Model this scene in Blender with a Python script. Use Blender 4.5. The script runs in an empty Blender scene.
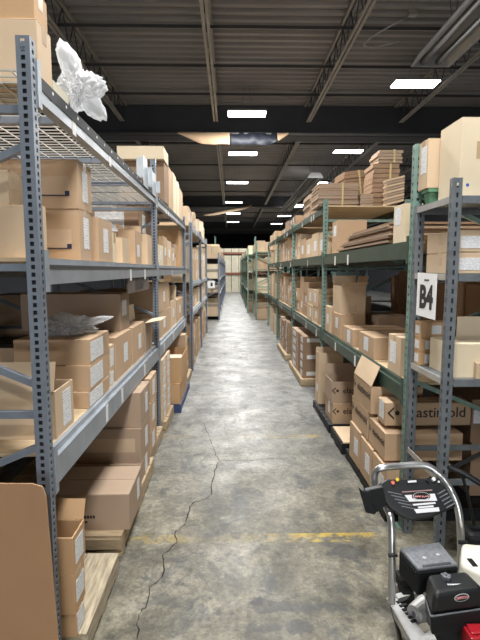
import bpy, bmesh, math, random
from mathutils import Vector, Matrix, Euler, noise
import numpy as np
random.seed(7)
sc = bpy.context.scene
COL = sc.collection
PI = math.pi
# ------------------------------------------------------------------ camera, world, exposure
FPX, VU, VV, CAMH = 462.0, 231.0, 270.0, 1.75
PITCH = math.atan((320 - VV) / FPX)
YAW = math.atan((240 - VU) * math.cos(PITCH) / FPX)
cam = bpy.data.objects.new('camera', bpy.data.cameras.new('camera'))
COL.objects.link(cam)
cam.data.sensor_fit = 'VERTICAL'; cam.data.sensor_height = 36.0
cam.data.lens = FPX / 640 * 36.0
cam.data.clip_start = 0.05; cam.data.clip_end = 200
cam.location = (0, 0, CAMH)
cam.rotation_euler = (PI / 2 - PITCH, 0, -YAW)
sc.camera = cam
w = bpy.data.worlds.new('world'); sc.world = w; w.use_nodes = True
w.node_tree.nodes['Background'].inputs[0].default_value = (0.8, 0.87, 1, 1)
w.node_tree.nodes['Background'].inputs[1].default_value = 0.3
sc.view_settings.view_transform = 'Standard'
sc.view_settings.look = 'None'
sc.view_settings.gamma = 1
sc.view_settings.use_curve_mapping = False
sc.view_settings.exposure = 0.8
LY = [1.84, 4.75, 7.70]
RY = [2.95, 5.80, 8.70, 11.6, 14.5]
LAMP_W = 165.0          # one ceiling fitting
DOOR_W = 110.0          # daylight through the dock doors behind the photographer
def area(name, loc, rot, sx, sy, watts, col):
    l = bpy.data.lights.new(name, 'AREA'); l.shape = 'RECTANGLE'; l.size = sx; l.size_y = sy
    l.energy = watts; l.color = col
    o = bpy.data.objects.new(name, l); COL.objects.link(o); o.location = loc; o.rotation_euler = rot
    return o
area('dock_door_daylight', (0.8, -9.3, 1.9), (-PI / 2, 0, PI), 6.0, 3.0, DOOR_W, (0.93, 0.96, 1.0))

# ------------------------------------------------------------------ pixel -> point helpers
_fw = Vector((math.sin(YAW) * math.cos(PITCH), math.cos(YAW) * math.cos(PITCH), -math.sin(PITCH)))
_rt = Vector((math.cos(YAW), -math.sin(YAW), 0)); _up = _rt.cross(_fw)
_C = Vector((0, 0, CAMH))
def ray(u, v): return _fw * FPX + _rt * (u - 240) + _up * (320 - v)
def on_x(u, v, x): r = ray(u, v); return _C + r * (x / r.x)
def on_y(u, v, y): r = ray(u, v); return _C + r * (y / r.y)
def on_z(u, v, z): r = ray(u, v); return _C + r * ((z - CAMH) / r.z)
def pix(x, y, z):
    d = Vector((x, y, z)) - _C; k = d.dot(_fw)
    return 240 + FPX * d.dot(_rt) / k, 320 - FPX * d.dot(_up) / k

# ------------------------------------------------------------------ materials
MATS = {}
def mat(name, col, rough=0.6, metal=0.0, noise_amt=0.0, nscale=8.0, bump=0.0, stretch=(1, 1, 1), coord='Object', spec=0.5):
    if name in MATS: return MATS[name]
    m = bpy.data.materials.new(name); m.use_nodes = True
    nt = m.node_tree; b = nt.nodes['Principled BSDF']
    b.inputs['Base Color'].default_value = (*col, 1); b.inputs['Roughness'].default_value = rough
    b.inputs['Metallic'].default_value = metal
    b.inputs['Specular IOR Level'].default_value = spec
    if noise_amt or bump:
        tc = nt.nodes.new('ShaderNodeTexCoord'); mp = nt.nodes.new('ShaderNodeMapping')
        mp.inputs['Scale'].default_value = stretch
        nt.links.new(tc.outputs[coord], mp.inputs[0])
        n = nt.nodes.new('ShaderNodeTexNoise'); n.inputs['Scale'].default_value = nscale; n.inputs['Detail'].default_value = 5
        nt.links.new(mp.outputs[0], n.inputs['Vector'])
        if noise_amt:
            r = nt.nodes.new('ShaderNodeValToRGB')
            r.color_ramp.elements[0].position = 0.3; r.color_ramp.elements[1].position = 0.7
            lo = [c * (1 - noise_amt) for c in col]; hi = [min(1, c * (1 + noise_amt)) for c in col]
            r.color_ramp.elements[0].color = (*lo, 1); r.color_ramp.elements[1].color = (*hi, 1)
            nt.links.new(n.outputs['Fac'], r.inputs[0]); nt.links.new(r.outputs[0], b.inputs['Base Color'])
        if bump:
            bp = nt.nodes.new('ShaderNodeBump'); bp.inputs['Strength'].default_value = bump; bp.inputs['Distance'].default_value = 0.01
            nt.links.new(n.outputs['Fac'], bp.inputs['Height']); nt.links.new(bp.outputs[0], b.inputs['Normal'])
    MATS[name] = m
    return m
def card(name, col):
    """cardboard: blotches plus the faint vertical flutes"""
    if name in MATS: return MATS[name]
    m = mat(name, col, 0.75, 0, 0.07, 3.0, 0, spec=0.25)
    nt = m.node_tree; b = nt.nodes['Principled BSDF']
    tc = nt.nodes.new('ShaderNodeTexCoord')
    wv = nt.nodes.new('ShaderNodeTexWave'); wv.inputs['Scale'].default_value = 25; wv.inputs['Distortion'].default_value = 1.0
    wv.bands_direction = 'DIAGONAL'
    nt.links.new(tc.outputs['Object'], wv.inputs['Vector'])
    bp = nt.nodes.new('ShaderNodeBump'); bp.inputs['Strength'].default_value = 0.03; bp.inputs['Distance'].default_value = 0.002
    nt.links.new(wv.outputs['Fac'], bp.inputs['Height']); nt.links.new(bp.outputs[0], b.inputs['Normal'])
    return m
CARD = {
    'tan': card('cardboard_tan', (0.5, 0.35, 0.225)),
    'light': card('cardboard_light', (0.6, 0.455, 0.31)),
    'cream': card('cardboard_cream', (0.72, 0.61, 0.44)),
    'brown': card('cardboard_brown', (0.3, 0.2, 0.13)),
    'orange': card('cardboard_orange', (0.50, 0.32, 0.175)),
    'dull': card('cardboard_dull', (0.4, 0.295, 0.215)),
    'pale': card('cardboard_pale', (0.66, 0.62, 0.49)),
}
WORD = {'tan': 'tan', 'light': 'light tan', 'cream': 'cream', 'brown': 'brown', 'orange': 'orange-brown', 'dull': 'dull brown', 'pale': 'pale'}
def inside(nm): return CARD['brown']
M_tape = mat('packing_tape', (0.50, 0.36, 0.22), 0.25, 0, 0.05, 6)
M_tapec = mat('clear_tape', (0.58, 0.44, 0.31), 0.2, 0, 0.04, 6)
M_paper = mat('white_paper', (0.80, 0.80, 0.80), 0.6)
M_ink = mat('black_ink', (0.02, 0.018, 0.018), 0.6)
M_inkb = mat('faded_brown_ink', (0.03, 0.022, 0.02), 0.7)
M_steel = mat('blue_grey_steel', (0.19, 0.22, 0.265), 0.42, 0.2, 0.12, 9)
M_steel2 = mat('grey_galvanised_beam', (0.30, 0.335, 0.375), 0.38, 0.25, 0.12, 9)
M_grey = mat('grey_shelving_steel', (0.17, 0.19, 0.21), 0.42, 0.35, 0.18, 14)
M_lip = mat('pale_shelf_edge', (0.44, 0.42, 0.38), 0.5, 0.2, 0.1, 10)
M_green = mat('dark_green_steel', (0.032, 0.062, 0.045), 0.4, 0.1, 0.25, 10)
M_postg = mat('sage_green_post_steel', (0.17, 0.265, 0.23), 0.45, 0.15, 0.2, 20)
M_teal = mat('pale_green_steel', (0.14, 0.25, 0.205), 0.45, 0.1, 0.2, 12)
M_dgreen = mat('grey_green_post_steel', (0.12, 0.175, 0.165), 0.42, 0.2, 0.35, 40)
M_red = mat('red_brown_beam_paint', (0.25, 0.09, 0.06), 0.5, 0, 0.1, 6)
M_hole = mat('slot_shadow_steel', (0.012, 0.013, 0.016), 0.8)  # near-black colour painting the shade inside slots and holes
M_wire = mat('zinc_wire', (0.60, 0.60, 0.57), 0.4, 0.3)
M_wood = mat('pallet_wood', (0.42, 0.32, 0.20), 0.75, 0, 0.22, 6, 0.2, (1, 6, 6))
M_wood2 = mat('weathered_pallet_wood', (0.40, 0.34, 0.24), 0.8, 0, 0.4, 9, 0.3, (6, 0.8, 6))
M_ply = mat('plywood_deck', (0.55, 0.42, 0.26), 0.7, 0, 0.15, 4, 0, (1, 5, 1))
M_blue = mat('blue_pallet_paint', (0.035, 0.06, 0.16), 0.6, 0, 0.15, 8)
M_black = mat('black_plastic', (0.008, 0.009, 0.011), 0.42, 0, 0.0)
M_blackr = mat('black_matte_plastic', (0.010, 0.011, 0.013), 0.6, spec=0.3)
M_dark = mat('dark_steel', (0.030, 0.030, 0.032), 0.6, 0.1, 0.1, 5)
M_blk = mat('black_steel', (0.022, 0.025, 0.03), 0.7, 0.0, 0.1, 5)
M_deck = mat('dark_painted_deck', (0.205, 0.195, 0.193), 0.6, 0.1, 0.12, 0.8)
M_girder = mat('navy_black_girder', (0.045, 0.048, 0.056), 0.6, 0.1, 0.15, 1.0)
M_joist = mat('grey_joist_paint', (0.25, 0.235, 0.215), 0.55, 0.1, 0.12, 2)
M_web = mat('dark_joist_rod', (0.05, 0.05, 0.052), 0.6, 0.1)
M_pipe = mat('grey_pipe', (0.10, 0.10, 0.10), 0.5, 0.3)
M_chrome = mat('brushed_steel_tube', (0.62, 0.63, 0.64), 0.28, 0.9, 0.06, 20)
M_alu = mat('cast_aluminium', (0.50, 0.50, 0.50), 0.5, 0.6, 0.1, 20)
M_guard = mat('grey_cast_cover', (0.17, 0.18, 0.20), 0.5, 0.3, 0.2, 60)
M_yel = mat('yellow_knob', (0.75, 0.55, 0.03), 0.4)
M_redp = mat('red_plastic', (0.35, 0.012, 0.02), 0.35)
M_whitep = mat('cream_white_plastic', (0.78, 0.75, 0.64), 0.35, 0, 0.04, 6)
M_greent = mat('green_tote_plastic', (0.10, 0.24, 0.14), 0.4)
M_bluet = mat('grey_green_tote_plastic', (0.14, 0.23, 0.22), 0.4)
M_label_grey = mat('silver_sticker', (0.72, 0.73, 0.76), 0.4, 0.0)
M_wall = mat('dark_wall_paint', (0.020, 0.022, 0.030), 0.8, 0, 0.15, 0.7)
M_cardin = CARD['brown']
M_zinc = mat('galvanised_reflector', (0.42, 0.42, 0.42), 0.45, 0.6, 0.1, 8)

def label_mat():
    m = bpy.data.materials.new('printed_label'); m.use_nodes = True
    nt = m.node_tree; b = nt.nodes['Principled BSDF']; b.inputs['Roughness'].default_value = 0.5
    uv = nt.nodes.new('ShaderNodeUVMap')
    mp = nt.nodes.new('ShaderNodeMapping'); mp.inputs['Scale'].default_value = (14, 17, 1)
    nt.links.new(uv.outputs[0], mp.inputs[0])
    n = nt.nodes.new('ShaderNodeTexVoronoi'); n.distance = 'CHEBYCHEV'; n.inputs['Scale'].default_value = 1.0
    nt.links.new(mp.outputs[0], n.inputs['Vector'])
    sx = nt.nodes.new('ShaderNodeSeparateXYZ'); nt.links.new(uv.outputs[0], sx.inputs[0])
    w1 = nt.nodes.new('ShaderNodeMath'); w1.operation = 'MULTIPLY'; w1.inputs[1].default_value = 75
    nt.links.new(sx.outputs['Y'], w1.inputs[0])
    w2 = nt.nodes.new('ShaderNodeMath'); w2.operation = 'SINE'; nt.links.new(w1.outputs[0], w2.inputs[0])
    w3 = nt.nodes.new('ShaderNodeMath'); w3.operation = 'GREATER_THAN'; w3.inputs[1].default_value = 0.2; nt.links.new(w2.outputs[0], w3.inputs[0])
    sc2 = nt.nodes.new('ShaderNodeSeparateColor'); nt.links.new(n.outputs['Color'], sc2.inputs[0])
    g = nt.nodes.new('ShaderNodeMath'); g.operation = 'GREATER_THAN'; g.inputs[1].default_value = 0.45; nt.links.new(sc2.outputs[0], g.inputs[0])
    mu = nt.nodes.new('ShaderNodeMath'); mu.operation = 'MULTIPLY'; nt.links.new(w3.outputs[0], mu.inputs[0]); nt.links.new(g.outputs[0], mu.inputs[1])
    # margins
    mx = nt.nodes.new('ShaderNodeMix'); mx.data_type = 'RGBA'
    mx.inputs[6].default_value = (0.78, 0.79, 0.80, 1); mx.inputs[7].default_value = (0.50, 0.51, 0.54, 1)
    nt.links.new(mu.outputs[0], mx.inputs[0]); nt.links.new(mx.outputs[2], b.inputs['Base Color'])
    return m
M_label = label_mat()

def bag_mat():
    m = bpy.data.materials.new('clear_plastic_film'); m.use_nodes = True
    nt = m.node_tree; b = nt.nodes['Principled BSDF']
    b.inputs['Base Color'].default_value = (0.80, 0.82, 0.84, 1); b.inputs['Roughness'].default_value = 0.22
    tr = nt.nodes.new('ShaderNodeBsdfTransparent'); tl = nt.nodes.new('ShaderNodeBsdfTranslucent')
    tl.inputs[0].default_value = (0.85, 0.87, 0.9, 1)
    m1 = nt.nodes.new('ShaderNodeMixShader'); m1.inputs[0].default_value = 0.4
    nt.links.new(b.outputs[0], m1.inputs[1]); nt.links.new(tl.outputs[0], m1.inputs[2])
    lw = nt.nodes.new('ShaderNodeLayerWeight'); lw.inputs[0].default_value = 0.35
    mr = nt.nodes.new('ShaderNodeMapRange'); mr.inputs[3].default_value = 0.68; mr.inputs[4].default_value = 0.05
    nt.links.new(lw.outputs['Facing'], mr.inputs[0])
    m2 = nt.nodes.new('ShaderNodeMixShader'); nt.links.new(mr.outputs[0], m2.inputs[0])
    nt.links.new(m1.outputs[0], m2.inputs[1]); nt.links.new(tr.outputs[0], m2.inputs[2])
    nt.links.new(m2.outputs[0], nt.nodes['Material Output'].inputs[0])
    return m
M_bag = bag_mat()

def emit_mat(name, col, s):
    m = bpy.data.materials.new(name); m.use_nodes = True
    b = m.node_tree.nodes['Principled BSDF']
    b.inputs['Base Color'].default_value = (*col, 1)
    b.inputs['Emission Color'].default_value = (*col, 1); b.inputs['Emission Strength'].default_value = s
    return m
M_glow = emit_mat('led_diffuser', (0.95, 0.98, 1.0), 9.0)
M_door = emit_mat('dock_door_opening', (0.9, 0.95, 1.0), 1.0)

def floor_mat():
    m = bpy.data.materials.new('worn_concrete'); m.use_nodes = True
    nt = m.node_tree; L = nt.links; N = nt.nodes; b = N['Principled BSDF']; b.inputs['Specular IOR Level'].default_value = 0.38
    tc = N.new('ShaderNodeTexCoord')
    def nz(scale, detail=6, dist=0.0, stretch=None, rough=0.6):
        n = N.new('ShaderNodeTexNoise'); n.inputs['Scale'].default_value = scale; n.inputs['Detail'].default_value = detail
        n.inputs['Distortion'].default_value = dist; n.inputs['Roughness'].default_value = rough
        if stretch:
            mp = N.new('ShaderNodeMapping'); mp.inputs['Scale'].default_value = stretch
            L.new(tc.outputs['Object'], mp.inputs[0]); L.new(mp.outputs[0], n.inputs['Vector'])
        else: L.new(tc.outputs['Object'], n.inputs['Vector'])
        return n.outputs['Fac']
    def ramp(src, stops):
        r = N.new('ShaderNodeValToRGB'); e = r.color_ramp.elements
        e[0].position, e[0].color = stops[0][0], (*stops[0][1], 1)
        e[1].position, e[1].color = stops[-1][0], (*stops[-1][1], 1)
        for p, c in stops[1:-1]:
            q = e.new(p); q.color = (*c, 1)
        L.new(src, r.inputs[0]); return r.outputs[0]
    def mix(f, a, c, kind='MIX'):
        x = N.new('ShaderNodeMix'); x.data_type = 'RGBA'; x.blend_type = kind
        for s, v in ((0, f), (6, a), (7, c)):
            if hasattr(v, 'is_linked') or hasattr(v, 'links'): L.new(v, x.inputs[s])
            elif isinstance(v, tuple): x.inputs[s].default_value = (*v, 1)
            else: x.inputs[s].default_value = v
        return x.outputs[2]
    def mth(op, a, c=0.0):
        x = N.new('ShaderNodeMath'); x.operation = op
        for s, v in ((0, a), (1, c)):
            if hasattr(v, 'links'): L.new(v, x.inputs[s])
            else: x.inputs[s].default_value = v
        return x.outputs[0]
    base = ramp(nz(1.7, 12, 0.5, None, 0.72), [(0.34, (0.078, 0.074, 0.058)), (0.5, (0.165, 0.152, 0.112)), (0.64, (0.28, 0.262, 0.205))])
    # lighter and cooler in tone further along the aisle
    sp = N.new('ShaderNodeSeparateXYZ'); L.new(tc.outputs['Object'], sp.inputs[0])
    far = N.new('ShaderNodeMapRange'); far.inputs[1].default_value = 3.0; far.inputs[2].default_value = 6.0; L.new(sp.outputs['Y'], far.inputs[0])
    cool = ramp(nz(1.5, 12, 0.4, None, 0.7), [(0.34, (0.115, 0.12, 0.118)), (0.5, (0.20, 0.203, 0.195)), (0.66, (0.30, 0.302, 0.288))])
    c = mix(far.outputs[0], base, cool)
    fine = ramp(nz(30, 8, 0.3, None, 0.8), [(0.38, (0.55, 0.55, 0.55)), (0.62, (1.35, 1.35, 1.35))])
    c = mix(0.8, c, fine, 'MULTIPLY')
    st = ramp(nz(3.4, 10, 0.9, (1.0, 0.7, 1), 0.68), [(0.54, (0, 0, 0)), (0.62, (1, 1, 1))])
    c = mix(mth('MULTIPLY', st, 0.72), c, (0.055, 0.06, 0.066))
    st3 = ramp(nz(8.5, 9, 0.6, (1.0, 1.4, 1), 0.7), [(0.585, (0, 0, 0)), (0.64, (1, 1, 1))])
    c = mix(mth('MULTIPLY', st3, 0.6), c, (0.045, 0.047, 0.05))
    st2 = ramp(nz(5.0, 10, 0.4, None, 0.75), [(0.56, (0, 0, 0)), (0.66, (1, 1, 1))])
    c = mix(mth('MULTIPLY', st2, 0.35), c, (0.40, 0.39, 0.34))
    med = ramp(nz(6.0, 12, 0.35, None, 0.78), [(0.40, (0.62, 0.62, 0.63)), (0.60, (1.32, 1.32, 1.30))])
    c = mix(0.85, c, med, 'MULTIPLY')
    # individual smudges: place, half size, strength
    dn_ = nz(9.0, 6, 0.4)
    for (u, v, rx, ry, k) in ((236, 535, .05, .035, .75), (303, 482, .07, .10, .6), (347, 554, .10, .07, .7), (287, 606, .30, .045, .6), (165, 602, .13, .05, .5), (256, 602, .03, .03, .8),
                              (298, 626, .09, .04, .7), (262, 628, .08, .03, .5), (290, 461, .06, .09, .45), (330, 545, .06, .03, .5), (240, 560, .03, .05, .5), (312, 515, .05, .05, .45), (345, 585, .05, .06, .45), (215, 575, .05, .06, .4), (180, 560, .06, .03, .4)):
        p = on_z(u, v, 0)
        sb = N.new('ShaderNodeVectorMath'); sb.operation = 'SUBTRACT'; sb.inputs[1].default_value = p; L.new(tc.outputs['Object'], sb.inputs[0])
        ml = N.new('ShaderNodeVectorMath'); ml.operation = 'MULTIPLY'; ml.inputs[1].default_value = (1 / rx, 1 / ry, 0); L.new(sb.outputs[0], ml.inputs[0])
        ln = N.new('ShaderNodeVectorMath'); ln.operation = 'LENGTH'; L.new(ml.outputs[0], ln.inputs[0])
        ds = mth('ADD', ln.outputs['Value'], mth('MULTIPLY', mth('SUBTRACT', dn_, 0.5), 5.0))
        mk = N.new('ShaderNodeMapRange'); mk.inputs[1].default_value = 1.15; mk.inputs[2].default_value = 0.75; mk.inputs[3].default_value = 0; mk.inputs[4].default_value = k; L.new(ds, mk.inputs[0])
        c = mix(mk.outputs[0], c, (0.045, 0.047, 0.052))
    # worn yellow lines across the aisle
    wear = ramp(nz(11, 8, 0.3, (0.8, 1.2, 1)), [(0.44, (0, 0, 0)), (0.56, (1, 1, 1))])
    for y0, wd, k in ((2.86, 0.05, 0.9), (4.72, 0.045, 0.4)):
        dy = mth('ABSOLUTE', mth('SUBTRACT', sp.outputs['Y'], y0))
        band = mth('LESS_THAN', dy, wd)
        xq = N.new('ShaderNodeMapRange'); xq.inputs[1].default_value = -0.8; xq.inputs[2].default_value = 1.2; L.new(sp.outputs['X'], xq.inputs[0])
        xr_ = ramp(xq.outputs[0], [(0.0, (.4,) * 3), (0.20, (.4,) * 3), (0.27, (.08,) * 3), (0.42, (.12,) * 3), (0.50, (.3,) * 3), (0.58, (.3,) * 3), (0.63, (1,) * 3), (0.86, (1,) * 3), (0.89, (.06,) * 3), (1.0, (0,) * 3)])
        c = mix(mth('MULTIPLY', mth('MULTIPLY', mth('MULTIPLY', band, wear), xr_), k), c, (0.50, 0.35, 0.05))
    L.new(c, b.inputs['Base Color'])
    rr = ramp(nz(2.2, 6, 0.5), [(0.3, (0.31, 0.31, 0.31)), (0.7, (0.56, 0.56, 0.56))])
    L.new(rr, b.inputs['Roughness'])
    bp = N.new('ShaderNodeBump'); bp.inputs['Strength'].default_value = 0.25; bp.inputs['Distance'].default_value = 0.01
    L.new(nz(14, 6), bp.inputs['Height']); L.new(bp.outputs[0], b.inputs['Normal'])
    return m
M_floor = floor_mat()

# ------------------------------------------------------------------ mesh helpers
class MB:
    def __init__(s): s.v = []; s.f = []; s.uv = None
    def add(s, vs, fs):
        k = len(s.v); s.v += [tuple(p) for p in vs]; s.f += [tuple(i + k for i in q) for q in fs]
    def box(s, x0, x1, y0, y1, z0, z1, M=None):
        vs = [Vector(p) for p in ((x0, y0, z0), (x1, y0, z0), (x1, y1, z0), (x0, y1, z0), (x0, y0, z1), (x1, y0, z1), (x1, y1, z1), (x0, y1, z1))]
        if M is not None: vs = [M @ p for p in vs]
        s.add(vs, ((0, 3, 2, 1), (4, 5, 6, 7), (0, 1, 5, 4), (1, 2, 6, 5), (2, 3, 7, 6), (3, 0, 4, 7)))
    def bar(s, a, b, wx, wy=None, up=(0, 0, 1)):
        """square bar between two points"""
        a = Vector(a); b = Vector(b); d = (b - a); L = d.length; d.normalize(); wy = wy or wx
        x = d.cross(Vector(up))
        if x.length < 1e-4: x = d.cross(Vector((1, 0, 0)))
        x.normalize(); y = x.cross(d)
        M = Matrix((( x.x, y.x, d.x, a.x), (x.y, y.y, d.y, a.y), (x.z, y.z, d.z, a.z), (0, 0, 0, 1)))
        s.box(-wx / 2, wx / 2, -wy / 2, wy / 2, 0, L, M)
    def tube(s, pts, r, n=10, caps=True):
        pts = [Vector(p) for p in pts]; rs = r if isinstance(r, (list, tuple)) else [r] * len(pts)
        k = len(s.v); prev = None
        for i, p in enumerate(pts):
            d = (pts[min(i + 1, len(pts) - 1)] - pts[max(i - 1, 0)]).normalized()
            if prev is None:
                a = d.cross(Vector((0, 0, 1)))
                if a.length < 1e-3: a = d.cross(Vector((1, 0, 0)))
            else: a = prev - d * prev.dot(d)
            a.normalize(); prev = a; b = d.cross(a)
            for j in range(n):
                t = 2 * PI * j / n; s.v.append(tuple(p + (a * math.cos(t) + b * math.sin(t)) * rs[i]))
        for i in range(len(pts) - 1):
            for j in range(n):
                a0 = k + i * n + j; a1 = k + i * n + (j + 1) % n
                s.f.append((a0, a1, a1 + n, a0 + n))
        if caps:
            s.f.append(tuple(k + j for j in range(n))[::-1]); s.f.append(tuple(k + (len(pts) - 1) * n + j for j in range(n)))
    def prism(s, poly, d):
        """poly: list of 3d points, extruded by vector d"""
        n = len(poly); d = Vector(d); a = [Vector(p) for p in poly]
        s.add(a + [p + d for p in a], [tuple(range(n))[::-1], tuple(range(n, 2 * n))] + [(i, (i + 1) % n, (i + 1) % n + n, i + n) for i in range(n)])
    def build(s, name, m, parent=None, loc=None, smooth=False, bevel=0, solid=0, sub=0):
        me = bpy.data.meshes.new(name)
        o = bpy.data.objects.new(name, me); COL.objects.link(o)
        off = Vector(loc) if loc is not None else Vector((0, 0, 0))
        me.from_pydata([tuple(Vector(p) - off) for p in s.v], [], s.f)
        bm = bmesh.new(); bm.from_mesh(me); bmesh.ops.recalc_face_normals(bm, faces=bm.faces); bm.to_mesh(me); bm.free()
        me.materials.append(m)
        if s.uv:
            ul = me.uv_layers.new(name='UVMap')
            for lp in me.loops: ul.data[lp.index].uv = s.uv[lp.vertex_index]
        if smooth:
            for p in me.polygons: p.use_smooth = True
        if parent is not None:
            o.parent = parent
            o.location = off - pworld(parent)
        else: o.location = off
        if bevel:
            b = o.modifiers.new('bevel', 'BEVEL'); b.width = bevel; b.segments = 2; b.limit_method = 'ANGLE'
        if solid:
            b = o.modifiers.new('solid', 'SOLIDIFY'); b.thickness = solid
        if sub:
            b = o.modifiers.new('sub', 'SUBSURF'); b.levels = sub; b.render_levels = sub
        return o
def pworld(o):
    p = o.location.copy()
    while o.parent: o = o.parent; p += o.location
    return p
def tag(o, label, cat, group=None):
    o['label'] = label; o['category'] = cat
    if group: o['group'] = group
    return o
def thing(name, label, cat, loc=(0, 0, 0), group=None):
    o = bpy.data.objects.new(name, None); COL.objects.link(o); o.location = loc; o.empty_display_size = 0.1
    return tag(o, label, cat, group)
def struct(o): o['kind'] = 'structure'; return o

def text_mesh(txt, size, m, M, name='lettering', parent=None, bold=0.0, xs=1.0):
    cu = bpy.data.curves.new(name, 'FONT'); cu.body = txt; cu.size = size; cu.align_x = 'CENTER'; cu.align_y = 'CENTER'
    cu.offset = bold; cu.extrude = 0.0004; cu.resolution_u = 3
    t = bpy.data.objects.new(name, cu); COL.objects.link(t)
    dg = bpy.context.evaluated_depsgraph_get(); dg.update()
    me = bpy.data.meshes.new_from_object(t.evaluated_get(dg))
    COL.objects.unlink(t); bpy.data.objects.remove(t)
    off = M.to_translation()
    R = M.to_3x3().to_4x4() @ Matrix.Diagonal((xs, 1, 1, 1))
    me.transform(R)
    me.materials.clear(); me.materials.append(m)
    o = bpy.data.objects.new(name, me); COL.objects.link(o)
    if parent is not None: o.parent = parent; o.location = off - pworld(parent)
    else: o.location = off
    return o
def facing(loc, d):
    """matrix whose z axis (text normal) is d and whose y axis is up"""
    z = Vector(d).normalized(); x = Vector((0, 0, 1)).cross(z).normalized(); y = z.cross(x)
    return Matrix(((x.x, y.x, z.x, loc[0]), (x.y, y.y, z.y, loc[1]), (x.z, y.z, z.z, loc[2]), (0, 0, 0, 1)))

# ------------------------------------------------------------------ cartons
REG = []
def hits(b, eps=0.004):
    for c in REG:
        if b[0] < c[1] - eps and b[1] > c[0] + eps and b[2] < c[3] - eps and b[3] > c[2] + eps and b[4] < c[5] - eps and b[5] > c[4] + eps: return c
    return None
def sticker(parent, face, c, w_, h_, m=None, name='shipping_label'):
    """thin paper on a carton face. face in '-x','+x','-y'; c = centre (world)"""
    b = MB(); t = 0.0012
    if face == '-y': P = [(-w_ / 2, -t, -h_ / 2), (w_ / 2, -t, -h_ / 2), (w_ / 2, -t, h_ / 2), (-w_ / 2, -t, h_ / 2)]; d = (0, t, 0)
    elif face == '+x': P = [(t, -w_ / 2, -h_ / 2), (t, w_ / 2, -h_ / 2), (t, w_ / 2, h_ / 2), (t, -w_ / 2, h_ / 2)]; d = (-t, 0, 0)
    else: P = [(-t, w_ / 2, -h_ / 2), (-t, -w_ / 2, -h_ / 2), (-t, -w_ / 2, h_ / 2), (-t, w_ / 2, h_ / 2)]; d = (t, 0, 0)
    b.prism([Vector(p) + Vector(c) for p in P], d)
    b.uv = [(0, 0), (1, 0), (1, 1), (0, 1)] * 2
    return b.build(name, m or M_label, parent, loc=c)
ncart = 0
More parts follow.
